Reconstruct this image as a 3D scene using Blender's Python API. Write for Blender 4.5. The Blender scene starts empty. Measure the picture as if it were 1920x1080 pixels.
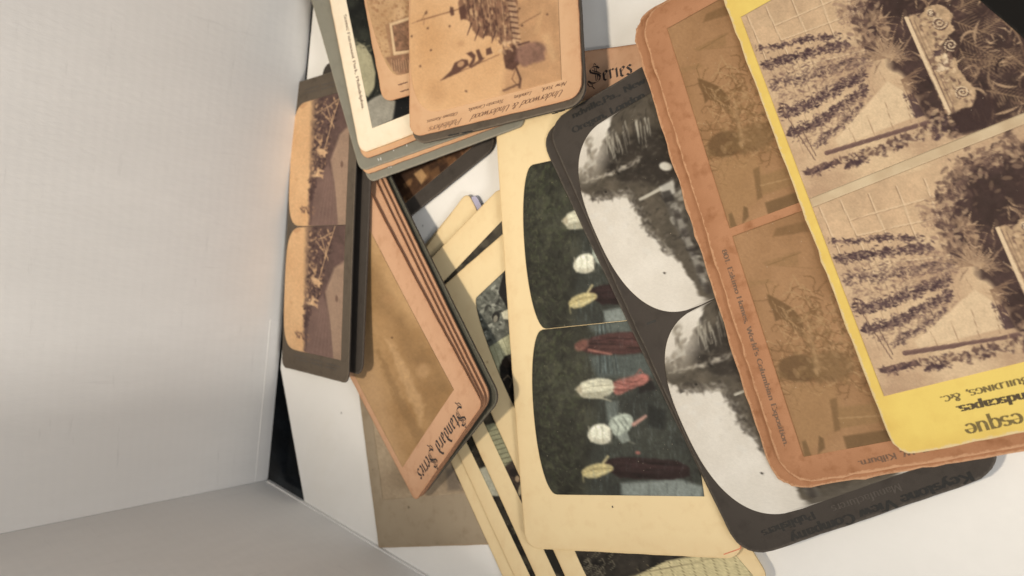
import bpy, math, random
import numpy as np
random.seed(4)

# ------------------------------------------------------------------ camera, light, exposure
F_PX, HORIZON, ROLL, CAM_H = 1400.0, 1850.0, 0.05, 272.0      # focal length in photo pixels, horizon distance, roll, height in mm
_d = F_PX * F_PX / HORIZON
DOWN = np.array([_d * math.cos(ROLL), _d * math.sin(ROLL), F_PX]); DOWN /= np.linalg.norm(DOWN)
EX = np.array([1.0, 0, 0]) - DOWN[0] * DOWN; EX /= np.linalg.norm(EX)
EZ = -DOWN; EY = np.cross(EZ, EX)
ROT = np.array([EX, EY, EZ])
MM = 0.001

scene = bpy.context.scene
cam_data = bpy.data.cameras.new('camera')
cam = bpy.data.objects.new('camera', cam_data)
scene.collection.objects.link(cam)
scene.camera = cam
from mathutils import Matrix, Vector
_m = Matrix([list(ROT[i] * np.array([1, -1, -1])) for i in range(3)]).to_4x4()
_m.translation = Vector((0, 0, CAM_H * MM))
cam.matrix_world = _m
cam_data.sensor_width = 36.0
cam_data.lens = 36.0 * F_PX / 1920.0
cam_data.clip_start = 0.01
cam_data.clip_end = 20.0
cam_data.dof.use_dof = True
cam_data.dof.focus_distance = 0.272
cam_data.dof.aperture_fstop = 14.0

world = bpy.data.worlds.new('World'); scene.world = world
world.use_nodes = True
world.node_tree.nodes['Background'].inputs[0].default_value = (0.93, 0.965, 1.0, 1)
world.node_tree.nodes['Background'].inputs[1].default_value = 0.17

def area_lamp(name, loc, target, sx, sy, watts, col):
    l = bpy.data.lights.new(name, 'AREA'); l.shape = 'RECTANGLE'; l.size = sx; l.size_y = sy
    l.energy = watts; l.color = col
    o = bpy.data.objects.new(name, l); scene.collection.objects.link(o)
    o.location = loc
    o.rotation_euler = (Vector(target) - Vector(loc)).to_track_quat('-Z', 'Y').to_euler()
    return o
area_lamp('lamp_over_back_panel', (-0.36, -0.128, 0.62), (-0.08, 0.0, 0.0), 0.07, 0.07, 3.6, (1.0, 0.86, 0.67))
area_lamp('lamp_in_front', (0.55, -0.52, 0.42), (-0.37, 0.10, 0.05), 0.12, 0.12, 3.1, (1.0, 0.94, 0.86))

area_lamp('added_fill_lamp', (0.95, -0.02, 0.62), (-0.2, 0.0, 0.0), 0.45, 0.45, 4.8, (1.0, 0.98, 0.95))  # unseen soft fill, added to brighten the lower back panel and floor

vs = scene.view_settings
vs.view_transform = 'Standard'; vs.look = 'None'; vs.exposure = 0.0; vs.gamma = 1.0; vs.use_curve_mapping = False

# ------------------------------------------------------------------ geometry helpers (millimetres)
def at(p, z=0.0):
    r = np.array([p[0] - 960.0, p[1] - 540.0, F_PX])
    w = ROT @ (r * ((CAM_H - z) / (DOWN @ r))); w[2] += CAM_H
    return w

def project(W):
    c = (np.asarray(W) - np.array([0, 0, CAM_H])) @ ROT
    return 960 + F_PX * c[..., 0] / c[..., 2], 540 + F_PX * c[..., 1] / c[..., 2]

def lin(c):
    c = np.asarray(c, float) / 255.0
    return np.where(c <= 0.04045, c / 12.92, ((c + 0.055) / 1.055) ** 2.4)

WHITE = np.array([1.09, 0.98, 0.83])          # light that falls on the paper: turns seen colours into base colours
def alb(c):
    return np.clip(lin(c) / WHITE, 0.004, 0.86)

def hash2(ix, iy, seed):
    h = (ix.astype(np.int64) * 374761393 + iy.astype(np.int64) * 668265263 + seed * 974711) & 0x7fffffff
    h = ((h ^ (h >> 13)) * 1274126177) & 0x7fffffff
    h = h ^ (h >> 16)
    return (h & 0xffff) / 65535.0
def vnoise(x, y, seed=0):
    ix = np.floor(x); iy = np.floor(y); fx = x - ix; fy = y - iy
    fx = fx * fx * (3 - 2 * fx); fy = fy * fy * (3 - 2 * fy)
    a = hash2(ix, iy, seed); b = hash2(ix + 1, iy, seed); c = hash2(ix, iy + 1, seed); d = hash2(ix + 1, iy + 1, seed)
    return (a * (1 - fx) + b * fx) * (1 - fy) + (c * (1 - fx) + d * fx) * fy
def fbm(x, y, seed=0, oct=4):
    s = 0; a = 0.5; t = 0
    for k in range(oct):
        s = s + a * vnoise(x * 2 ** k, y * 2 ** k, seed + k * 17); t += a; a *= 0.55
    return s / t

def mesh_object(name, verts, faces, mats, parent=None, smooth=False):
    me = bpy.data.meshes.new(name)
    me.from_pydata([tuple(v) for v in verts], [], faces)
    for m in (mats if isinstance(mats, (list, tuple)) else [mats]): me.materials.append(m)
    if smooth: me.polygons.foreach_set('use_smooth', [True] * len(me.polygons))
    me.update()
    o = bpy.data.objects.new(name, me); scene.collection.objects.link(o)
    if parent is not None: o.parent = parent
    return o

# ------------------------------------------------------------------ materials
def nodes_of(name):
    m = bpy.data.materials.new(name); m.use_nodes = True
    nt = m.node_tree; return m, nt, nt.nodes['Principled BSDF']
def nd(nt, kind, **kw):
    n = nt.nodes.new(kind)
    for k, v in kw.items(): setattr(n, k, v)
    return n
def noise(nt, vec, scale, detail=4, rough=0.55):
    n = nd(nt, 'ShaderNodeTexNoise'); n.inputs['Scale'].default_value = scale
    n.inputs['Detail'].default_value = detail; n.inputs['Roughness'].default_value = rough
    nt.links.new(vec, n.inputs['Vector']); return n.outputs['Fac']
def ramp(nt, fac, a, b, va=0.0, vb=1.0):
    r = nd(nt, 'ShaderNodeMapRange'); r.inputs[1].default_value = a; r.inputs[2].default_value = b
    r.inputs[3].default_value = va; r.inputs[4].default_value = vb
    nt.links.new(fac, r.inputs[0]); return r.outputs[0]
def mix(nt, fac, a, b, mode='MIX'):
    m = nd(nt, 'ShaderNodeMix', data_type='RGBA', blend_type=mode)
    if isinstance(fac, float): m.inputs[0].default_value = fac
    else: nt.links.new(fac, m.inputs[0])
    for s, v in ((6, a), (7, b)):
        if isinstance(v, tuple): m.inputs[s].default_value = v
        else: nt.links.new(v, m.inputs[s])
    return m.outputs[2]
def math_(nt, op, a, b):
    m = nd(nt, 'ShaderNodeMath', operation=op)
    for s, v in ((0, a), (1, b)):
        if isinstance(v, (int, float)): m.inputs[s].default_value = v
        else: nt.links.new(v, m.inputs[s])
    return m.outputs[0]
def bump(nt, bsdf, h, strength, dist):
    b = nd(nt, 'ShaderNodeBump'); b.inputs['Strength'].default_value = strength; b.inputs['Distance'].default_value = dist
    nt.links.new(h, b.inputs['Height']); nt.links.new(b.outputs[0], bsdf.inputs['Normal'])
def c4(c): return (float(c[0]), float(c[1]), float(c[2]), 1.0)

_mats = {}
def board_mat(name, col, stain=None, mott=0.12, spots=0.5, wear=0.5, rough=0.72, wearcol=None):
    """old mount board: mottled paper, foxing spots, worn rim"""
    if name in _mats: return _mats[name]
    m, nt, b = nodes_of(name)
    uv = nd(nt, 'ShaderNodeUVMap').outputs[0]
    base = alb(col); stain = alb(stain) if stain is not None else base * np.array([0.62, 0.5, 0.4])
    wc = alb(wearcol) if wearcol is not None else np.clip(base * 1.25 + 0.03, 0, 0.8)
    big = noise(nt, uv, 0.035, 5); mid = noise(nt, uv, 0.16, 4, 0.6); fine = noise(nt, uv, 2.2, 3, 0.6)
    c = mix(nt, ramp(nt, big, 0.35, 0.75, 0.0, min(1, mott * 3)), c4(base), c4(base * 0.82 + stain * 0.12))
    c = mix(nt, ramp(nt, mid, 0.52, 0.8, 0.0, mott * 2.2), c, c4(stain))
    c = mix(nt, ramp(nt, fine, 0.25, 0.75, 0.0, mott * 0.9), c, c4(base * 0.7))
    if spots > 0:
        v = nd(nt, 'ShaderNodeTexVoronoi'); v.inputs['Scale'].default_value = 0.07; nt.links.new(uv, v.inputs['Vector'])
        sp = ramp(nt, math_(nt, 'ADD', v.outputs['Distance'], math_(nt, 'MULTIPLY', noise(nt, uv, 0.9, 2), 0.12)), 0.14, 0.085, 0.0, 1.0)
        pick = ramp(nt, noise(nt, uv, 0.045, 1), 0.5, 0.62)
        c = mix(nt, math_(nt, 'MULTIPLY', math_(nt, 'MULTIPLY', sp, pick), spots), c, c4(stain * 0.6))
    if wear > 0:
        e = nd(nt, 'ShaderNodeAttribute', attribute_name='rim').outputs['Fac']
        w = ramp(nt, math_(nt, 'SUBTRACT', e, math_(nt, 'MULTIPLY', noise(nt, uv, 0.5, 5, 0.7), 2.6)), -0.45, -1.0)
        c = mix(nt, math_(nt, 'MULTIPLY', w, wear), c, c4(wc))
        w2 = ramp(nt, math_(nt, 'SUBTRACT', e, math_(nt, 'MULTIPLY', noise(nt, uv, 0.12, 4), 16.0)), 0.0, -8.0)
        c = mix(nt, math_(nt, 'MULTIPLY', w2, wear * 0.35), c, c4(stain))
    nt.links.new(c, b.inputs['Base Color'])
    b.inputs['Roughness'].default_value = rough; b.inputs['Specular IOR Level'].default_value = 0.12
    bump(nt, b, mix(nt, 0.5, mid, fine), 0.25, 0.0003)
    _mats[name] = m; return m

def core_mat(name, col):
    if name in _mats: return _mats[name]
    m, nt, b = nodes_of(name)
    g = nd(nt, 'ShaderNodeTexCoord').outputs['Object']
    base = alb(col)
    c = mix(nt, ramp(nt, noise(nt, g, 900, 3), 0.35, 0.7), c4(base), c4(base * 0.55))
    nt.links.new(c, b.inputs['Base Color']); b.inputs['Roughness'].default_value = 0.9
    _mats[name] = m; return m

def print_mat(name, rough=0.55, spec=0.12):
    if name in _mats: return _mats[name]
    m, nt, b = nodes_of(name)
    a = nd(nt, 'ShaderNodeAttribute', attribute_name='ink').outputs['Color']
    uv = nd(nt, 'ShaderNodeUVMap').outputs[0]
    gr = noise(nt, uv, 3.2, 2, 0.7)
    dark = mix(nt, 1.0, a, (0.74, 0.72, 0.70, 1), 'MULTIPLY')
    c = mix(nt, ramp(nt, gr, 0.3, 0.72, 0.0, 0.28), a, dark)
    dust = ramp(nt, noise(nt, uv, 1.1, 2, 0.4), 0.73, 0.78, 0.0, 0.35)
    c = mix(nt, dust, c, (0.55, 0.47, 0.36, 1))
    nt.links.new(c, b.inputs['Base Color'])
    b.inputs['Roughness'].default_value = rough; b.inputs['Specular IOR Level'].default_value = spec
    bump(nt, b, noise(nt, uv, 0.35, 3), 0.2, 0.0004)
    _mats[name] = m; return m

def ink_mat(name, col, fade=0.35):
    if name in _mats: return _mats[name]
    m, nt, b = nodes_of(name)
    g = nd(nt, 'ShaderNodeTexCoord').outputs['Object']
    base = alb(col)
    c = mix(nt, ramp(nt, noise(nt, g, 1600, 3), 0.4, 0.75, 0.0, fade), c4(base), c4(base * 2.2 + 0.05))
    nt.links.new(c, b.inputs['Base Color']); b.inputs['Roughness'].default_value = 0.6
    _mats[name] = m; return m

def plain_mat(name, col, rough=0.8, var=0.06, scale=40, stretch=(1, 1, 1), bumpd=0.0002, fine=900, ribs=0.0, scuff=0.0, dust=0.0):
    m, nt, b = nodes_of(name)
    tc = nd(nt, 'ShaderNodeTexCoord').outputs['Object']
    mp = nd(nt, 'ShaderNodeMapping'); mp.inputs['Scale'].default_value = stretch; nt.links.new(tc, mp.inputs[0])
    base = np.asarray(col, float)
    c = mix(nt, ramp(nt, noise(nt, mp.outputs[0], scale, 4), 0.35, 0.7), c4(base), c4(base * (1 - var)))
    c = mix(nt, ramp(nt, noise(nt, mp.outputs[0], scale * 9, 3), 0.4, 0.75, 0.0, 0.5), c, c4(base * (1 - var)))
    h = noise(nt, mp.outputs[0], fine, 3)
    if scuff > 0:
        m2 = nd(nt, 'ShaderNodeMapping'); m2.inputs['Scale'].default_value = (1, 1, 7); m2.inputs['Rotation'].default_value = (0.5, 0.2, 0.4); nt.links.new(tc, m2.inputs[0])
        sc = ramp(nt, noise(nt, m2.outputs[0], 30, 5, 0.7), 0.63, 0.75, 0.0, scuff)
        c = mix(nt, sc, c, c4(base * 0.72))
        m3 = nd(nt, 'ShaderNodeMapping'); m3.inputs['Scale'].default_value = (14, 14, 1); m3.inputs['Rotation'].default_value = (0.1, 0.3, 0.9); nt.links.new(tc, m3.inputs[0])
        c = mix(nt, ramp(nt, noise(nt, m3.outputs[0], 22, 3, 0.6), 0.68, 0.74, 0.0, scuff * 0.8), c, c4(base * 0.8))
    if ribs > 0:
        w = nd(nt, 'ShaderNodeTexWave', bands_direction='Z'); w.inputs['Scale'].default_value = 62; w.inputs['Distortion'].default_value = 1.2; w.inputs['Detail'].default_value = 2
        nt.links.new(tc, w.inputs['Vector'])
        c = mix(nt, math_(nt, 'MULTIPLY', w.outputs['Fac'], ribs), c, c4(base * 0.86))
        h = math_(nt, 'ADD', h, math_(nt, 'MULTIPLY', w.outputs['Fac'], 0.12))
    if dust > 0:
        v = nd(nt, 'ShaderNodeTexVoronoi'); v.inputs['Scale'].default_value = 55; nt.links.new(tc, v.inputs['Vector'])
        sp = ramp(nt, math_(nt, 'ADD', v.outputs['Distance'], math_(nt, 'MULTIPLY', noise(nt, tc, 700, 2), 0.04)), 0.062, 0.045)
        c = mix(nt, math_(nt, 'MULTIPLY', sp, ramp(nt, noise(nt, tc, 26, 1), 0.52, 0.6, 0.0, dust)), c, c4(base * 0.35))
        c = mix(nt, ramp(nt, noise(nt, tc, 14, 5, 0.6), 0.55, 0.8, 0.0, 0.5), c, c4(base * np.array([0.9, 0.87, 0.82])))
    nt.links.new(c, b.inputs['Base Color'])
    b.inputs['Roughness'].default_value = rough; b.inputs['Specular IOR Level'].default_value = 0.25
    bump(nt, b, h, 0.3, bumpd)
    return m

# ------------------------------------------------------------------ the place: table, light box, paper
def prism(name, pts, z0, z1, mat, parent=None):
    k = len(pts)
    v = [(p[0] * MM, p[1] * MM, z1 * MM) for p in pts] + [(p[0] * MM, p[1] * MM, z0 * MM) for p in pts]
    f = [list(range(k)), list(range(2 * k - 1, k - 1, -1))] + [[i, i + k, (i + 1) % k + k, (i + 1) % k] for i in range(k)]
    # counter-clockwise check
    ar = sum(pts[i][0] * pts[(i + 1) % k][1] - pts[(i + 1) % k][0] * pts[i][1] for i in range(k))
    if ar < 0: f = [q[::-1] for q in f]
    return mesh_object(name, v, f, mat, parent)

TABLE_Z = -14.0
table = prism('table_top', [(-900, -700), (900, -700), (900, 700), (-900, 700)], TABLE_Z - 20, TABLE_Z,
              plain_mat('dark_cloth', (0.010, 0.013, 0.017), 0.95, 0.8, 60, bumpd=0.002, fine=300))
table['kind'] = 'structure'

corner = at((500, 900)); wall_up = at((585, 0)); side_out = at((800, 1080))
u_back = (wall_up - corner) / np.linalg.norm(wall_up - corner)
u_side = (side_out - corner) / np.linalg.norm(side_out - corner)
n_back = np.array([-u_back[1], u_back[0], 0]);  n_back *= -np.sign(n_back @ u_side)     # points out of the box
n_side = np.array([-u_side[1], u_side[0], 0]);  n_side *= -np.sign(n_side @ u_back)
panel_white = plain_mat('white_panel', (0.80, 0.79, 0.775), 0.7, 0.07, 22, (1, 1, 0.35), bumpd=0.0003, fine=500, ribs=0.07, scuff=0.45)
box = bpy.data.objects.new('light_box', None); scene.collection.objects.link(box)
box['label'] = 'white light box with back and side panels meeting in a corner'; box['category'] = 'light box'
def P2(v): return (v[0], v[1])
far_b = corner + u_back * 520; far_s = corner + u_side * 250
prism('back_panel', [P2(corner), P2(far_b), P2(far_b + n_back * 4), P2(corner + n_back * 4)], -0.4, 480, panel_white, box)
prism('side_panel', [P2(corner + u_side * 0.2), P2(far_s), P2(far_s + n_side * 4), P2(corner + n_side * 4 + u_side * 0.2)], -0.4, 480, panel_white, box)
# folded seam strips where the panels end
def strip(name, base, u, nin, length, w, th, z0, z1):
    p = base - nin * 0.0
    return prism(name, [P2(p), P2(p + u * length), P2(p + u * length - nin * th), P2(p - nin * th)], z0, z1, panel_white, box)
strip('hem_strip', corner + u_back * 0.9, u_back, n_back, 96.0, 0, 0.3, -0.4, 8.0)
strip('base_strip', corner + u_side * 2.2, u_side, n_side, 245, 0, 0.8, -0.4, 1.6)

pa = at((525, 690)); pb = at((570, 935)); d_ab = (pb - pa)
# the paper runs along the back panel, swings away from it, then along the side panel
q_side = pb
for k in range(400):          # walk along the paper edge until it meets the side panel face
    q = pb + d_ab / np.linalg.norm(d_ab) * (k * 0.25 - 30)
    if (q - corner) @ n_side > -0.9: q_side = q; break
gap_b = -n_back * 0.6; gap_s = -n_side * 0.95
pt = [P2(corner + u_back * 500 + gap_b), P2(pa + gap_b), P2(q_side)]
pt += [P2(far_s + gap_s), (120, -420), (520, -420), (520, 420)]
sheet = prism('paper_sheet', pt, -0.3, 0.0, plain_mat('white_paper', (0.84, 0.835, 0.82), 0.65, 0.04, 25, bumpd=0.0001, dust=0.7))
sheet['label'] = 'large white paper sheet under the cards'; sheet['category'] = 'paper'

# ------------------------------------------------------------------ cards
class Card:
    def __init__(self, px, z, cat_label, mount, core, radius=5.5, thick=0.85, curl=(0, 0), rough_edge=0.12, seed=0, W=None, L=None, group=None, name='stereo_card'):
        if not isinstance(z, (tuple, list)): z = (z,) * 4
        self.q = [at(p, zz) for p, zz in zip(px, z)]
        a, b, c, d = self.q
        self.W = 0.5 * (np.linalg.norm(b - a) + np.linalg.norm(c - d)); self.L = 0.5 * (np.linalg.norm(d - a) + np.linalg.norm(c - b))
        self.curl = curl; self.px4 = px; self.seed = seed
        self.center = (a + b + c + d) / 4
        self.root = bpy.data.objects.new(name, None); scene.collection.objects.link(self.root)
        self.root.location = self.center * MM
        self.root['label'] = cat_label; self.root['category'] = 'stereo card'
        self.root['group'] = group or 'old stereo view cards piled on the paper'
        self.homography()
        self.lettering = 0
        self.build(mount, core, radius, thick, rough_edge)
    def surf(self, x, y, lift=0.0):
        """local millimetres (x to the right, y down the long side) -> world millimetres"""
        s = (np.asarray(x, float) / self.W)[..., None]; t = (np.asarray(y, float) / self.L)[..., None]
        a, b, c, d = self.q
        p = (a * (1 - s) + b * s) * (1 - t) + (d * (1 - s) + c * s) * t
        p = p.copy()
        p[..., 2] += lift + self.curl[0] * (4 * s * (1 - s))[..., 0] + self.curl[1] * (4 * t * (1 - t))[..., 0]
        return p
    def homography(self):
        W, L = self.W, self.L
        X = np.array([0, W * .5, W, 0, W * .5, W, 0, W * .5, W]); Y = np.array([0, 0, 0, L * .5, L * .5, L * .5, L, L, L])
        u, v = project(self.surf(X, Y)); A = []; B = []
        for x, y, U, V in zip(X, Y, u, v):
            A.append([U, V, 1, 0, 0, 0, -x * U, -x * V]); B.append(x)
            A.append([0, 0, 0, U, V, 1, -y * U, -y * V]); B.append(y)
        h = np.linalg.lstsq(np.array(A), np.array(B), rcond=None)[0]
        self.Hm = np.append(h, 1).reshape(3, 3)
    def loc(self, p):
        w = self.Hm @ np.array([p[0], p[1], 1.0]); return w[:2] / w[2]
    def build(self, mount, core, r, th, rough):
        W, L = self.W, self.L
        def axis(T):
            e = [0, .35, .9, 1.8, 3.0, 4.4, 6.0] if T > 30 else [0]
            mid = np.linspace(8.5, T - 8.5, max(3, int(T / 4)))
            return np.array(e + list(mid) + [T - k for k in reversed(e)])
        gx, gy = np.meshgrid(axis(W), axis(L)); ny, nx = gx.shape
        x, y = gx.copy(), gy.copy()
        if r > 0:
            for sx in (0, 1):
                for sy in (0, 1):
                    dx = r - (gx if sx == 0 else W - gx); dy = r - (gy if sy == 0 else L - gy)
                    m = (dx > 0) & (dy > 0)
                    k = np.where(m, np.maximum(dx, dy) / np.maximum(np.hypot(dx, dy), 1e-6), 1)
                    nxx = r - dx * k; nyy = r - dy * k
                    x = np.where(m, nxx if sx == 0 else W - nxx, x); y = np.where(m, nyy if sy == 0 else L - nyy, y)
        rim = np.minimum(np.minimum(gx, W - gx), np.minimum(gy, L - gy))
        border = rim < 0.3
        jx = (fbm(gy * .22 + 3.1, gx * .22, self.seed + 5) - .5) * 2.2 * rough + (fbm(gy * 1.1 + 3.1, gx * 1.1, self.seed + 7) - .5) * 1.6 * rough
        jy = (fbm(gy * .22 + 9.1, gx * .22, self.seed + 6) - .5) * 2.2 * rough + (fbm(gy * 1.1, gx * 1.1 + 4, self.seed + 8) - .5) * 1.6 * rough
        fall = np.clip(1 - rim / 1.5, 0, 1)
        x = x + jx * fall; y = y + jy * fall
        top = self.surf(x, y) - self.center
        top[..., 2] -= np.where(border, 0.12 * min(1, th), 0.0) + np.where((rim > .3) & (rim < .5), 0.02, 0)
        bot = self.surf(x, y, -th) - self.center
        n = nx * ny
        V = np.concatenate([top.reshape(-1, 3), bot.reshape(-1, 3)]) * MM
        idx = np.arange(n).reshape(ny, nx)
        ring = list(idx[0, :]) + list(idx[1:, -1]) + list(idx[-1, -2::-1]) + list(idx[-2:0:-1, 0])
        # local x right, y down, seen from above: (a, d, c, b) order turns the faces up
        F = np.stack([idx[:-1, :-1], idx[1:, :-1], idx[1:, 1:], idx[:-1, 1:]], -1).reshape(-1, 4)
        Fb = F[:, ::-1] + n
        S = np.array([[ring[i], ring[(i + 1) % len(ring)], ring[(i + 1) % len(ring)] + n, ring[i] + n] for i in range(len(ring))])
        faces = np.concatenate([F, Fb, S])
        me = fast_mesh('mount_board', V, faces)
        uvx = np.concatenate([gx.ravel(), gx.ravel()]) + self.seed * 173.3; uvy = np.concatenate([gy.ravel(), gy.ravel()]) + self.seed * 71.7
        set_uv(me, uvx, uvy)
        at_ = me.attributes.new('rim', 'FLOAT', 'POINT'); at_.data.foreach_set('value', np.concatenate([rim.ravel(), rim.ravel()]).astype(np.float32))
        me.materials.append(mount); me.materials.append(core)
        mi = np.zeros(len(faces), np.int32); mi[len(F) * 2:] = 1
        me.polygons.foreach_set('material_index', mi)
        sm = np.ones(len(faces), bool); sm[len(F) * 2:] = False
        me.polygons.foreach_set('use_smooth', sm)
        me.update()
        o = bpy.data.objects.new('mount_board', me); scene.collection.objects.link(o); o.parent = self.root
        self.board = o
    # ---- a pasted print: quad of photo pixels (upper left, upper right, lower right, lower left) on this card
    def print_(self, quad, painter, inset=(0, 2.0), step=0.42, colors=None, mat=None, name='photo_print', mm=False, lift=0.2):
        q = [np.array(p, float) if mm else self.loc(p) for p in quad]
        w = 0.5 * (np.linalg.norm(q[1] - q[0]) + np.linalg.norm(q[2] - q[3])); h = 0.5 * (np.linalg.norm(q[3] - q[0]) + np.linalg.norm(q[2] - q[1]))
        nx = max(8, int(w / step)); ny = max(8, int(h / step))
        s, t = np.meshgrid(np.linspace(0, 1, nx), np.linspace(0, 1, ny))
        D, e = inset
        ins = (D / w) * (1 - np.clip(1 - np.abs(2 * t - 1) ** e, 0, 1) ** (1 / e)) if D > 0 else 0
        ss = ins + (1 - ins) * s
        p = (q[0] * (1 - ss[..., None]) + q[1] * ss[..., None]) * (1 - t[..., None]) + (q[3] * (1 - ss[..., None]) + q[2] * ss[..., None]) * t[..., None]
        if colors is None:
            Wd = self.surf(p[..., 0], p[..., 1], lift)
            X, Y = project(Wd)
            cv = Canvas(X, Y); painter(cv); colors = cv.C
        if colors.shape[:2] != (ny, nx):
            iy = np.linspace(0, colors.shape[0] - 1, ny).round().astype(int); ix = np.linspace(0, colors.shape[1] - 1, nx).round().astype(int)
            colors = colors[iy][:, ix]
        # the paper of the print has a real edge: one more ring, down on the mount
        pad = ((1, 1), (1, 1), (0, 0)); p = np.pad(p, pad, 'edge'); colors_p = np.pad(colors, pad, 'edge'); ny += 2; nx += 2
        hl = np.full((ny, nx), lift); hl[0] = hl[-1] = 0; hl[:, 0] = hl[:, -1] = 0
        colors_p[0] = colors_p[-1] = colors_p[0] * 0 + np.array([150, 124, 92]); colors_p[:, 0] = colors_p[:, -1] = np.array([150, 124, 92])
        Wd = self.surf(p[..., 0], p[..., 1]); Wd[..., 2] += hl
        idx = np.arange(nx * ny).reshape(ny, nx)
        F = np.stack([idx[:-1, :-1], idx[1:, :-1], idx[1:, 1:], idx[:-1, 1:]], -1).reshape(-1, 4)
        me = fast_mesh(name, (Wd - self.center).reshape(-1, 3) * MM, F)
        set_uv(me, p[..., 0].ravel() + self.seed * 31.7, p[..., 1].ravel() + self.seed * 17.3)
        ca = me.attributes.new('ink', 'FLOAT_COLOR', 'POINT')
        col = np.ones((nx * ny, 4), np.float32); col[:, :3] = alb(np.clip(colors_p.reshape(-1, 3), 0, 255))
        ca.data.foreach_set('color', col.ravel())
        me.polygons.foreach_set('use_smooth', np.ones(len(F), bool))
        me.materials.append(mat or print_mat('albumen_print'))
        me.update()
        o = bpy.data.objects.new(name, me); scene.collection.objects.link(o); o.parent = self.root
        return colors, q
    # ---- lettering: baseline from photo pixel p0 to p1, letter height in mm
    def text(self, s, p0, p1, hgt, mat, style='roman', weight=1.0, slant=0.0, name='lettering', mm=False):
        a = np.array(p0, float) if mm else self.loc(p0); b = np.array(p1, float) if mm else self.loc(p1)
        polys, width = layout(s, style, weight)
        r = (b - a) / np.linalg.norm(b - a); up = np.array([r[1], -r[0]]); k = np.linalg.norm(b - a) / width
        verts = []; faces = []
        for i, pl in enumerate(polys):
            base = len(verts)
            for (gx, gy) in pl:
                l = a + r * ((gx + slant * gy) * k) + up * gy * hgt
                verts.append((l[0], l[1], 0.055 + (i % 7) * 0.004))
            faces.append(list(range(base, base + len(pl))))
        v = np.array(verts)
        w = self.surf(v[:, 0], v[:, 1]); w[:, 2] += v[:, 2]
        return mesh_object(name, (w - self.center) * MM, faces, mat, self.root)
    def strokes(self, lines, mat, name='pencil_mark', width=0.4):
        verts = []; faces = []
        for ln in lines:
            l = [self.loc(p) for p in ln]
            for i in range(len(l) - 1):
                d = l[i + 1] - l[i]; d = d / max(np.linalg.norm(d), 1e-6); nn = np.array([-d[1], d[0]]) * width / 2
                base = len(verts)
                for q in (l[i] - nn, l[i + 1] - nn, l[i + 1] + nn, l[i] + nn): verts.append(q)
                faces.append([base, base + 1, base + 2, base + 3])
        v = np.array(verts); w = self.surf(v[:, 0], v[:, 1], 0.06)
        return mesh_object(name, (w - self.center) * MM, faces, mat, self.root)

def fast_mesh(name, V, F):
    me = bpy.data.meshes.new(name)
    me.vertices.add(len(V)); me.vertices.foreach_set('co', np.asarray(V, np.float32).ravel())
    me.loops.add(F.size); me.loops.foreach_set('vertex_index', F.astype(np.int32).ravel())
    me.polygons.add(len(F)); me.polygons.foreach_set('loop_start', np.arange(0, F.size, F.shape[1], dtype=np.int32))
    me.update(calc_edges=True); me.validate()
    return me
def set_uv(me, ux, uy):
    vi = np.empty(len(me.loops), np.int32); me.loops.foreach_get('vertex_index', vi)
    uv = me.uv_layers.new(name='UVMap')
    uv.data.foreach_set('uv', np.stack([ux[vi], uy[vi]], -1).astype(np.float32).ravel())


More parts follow.
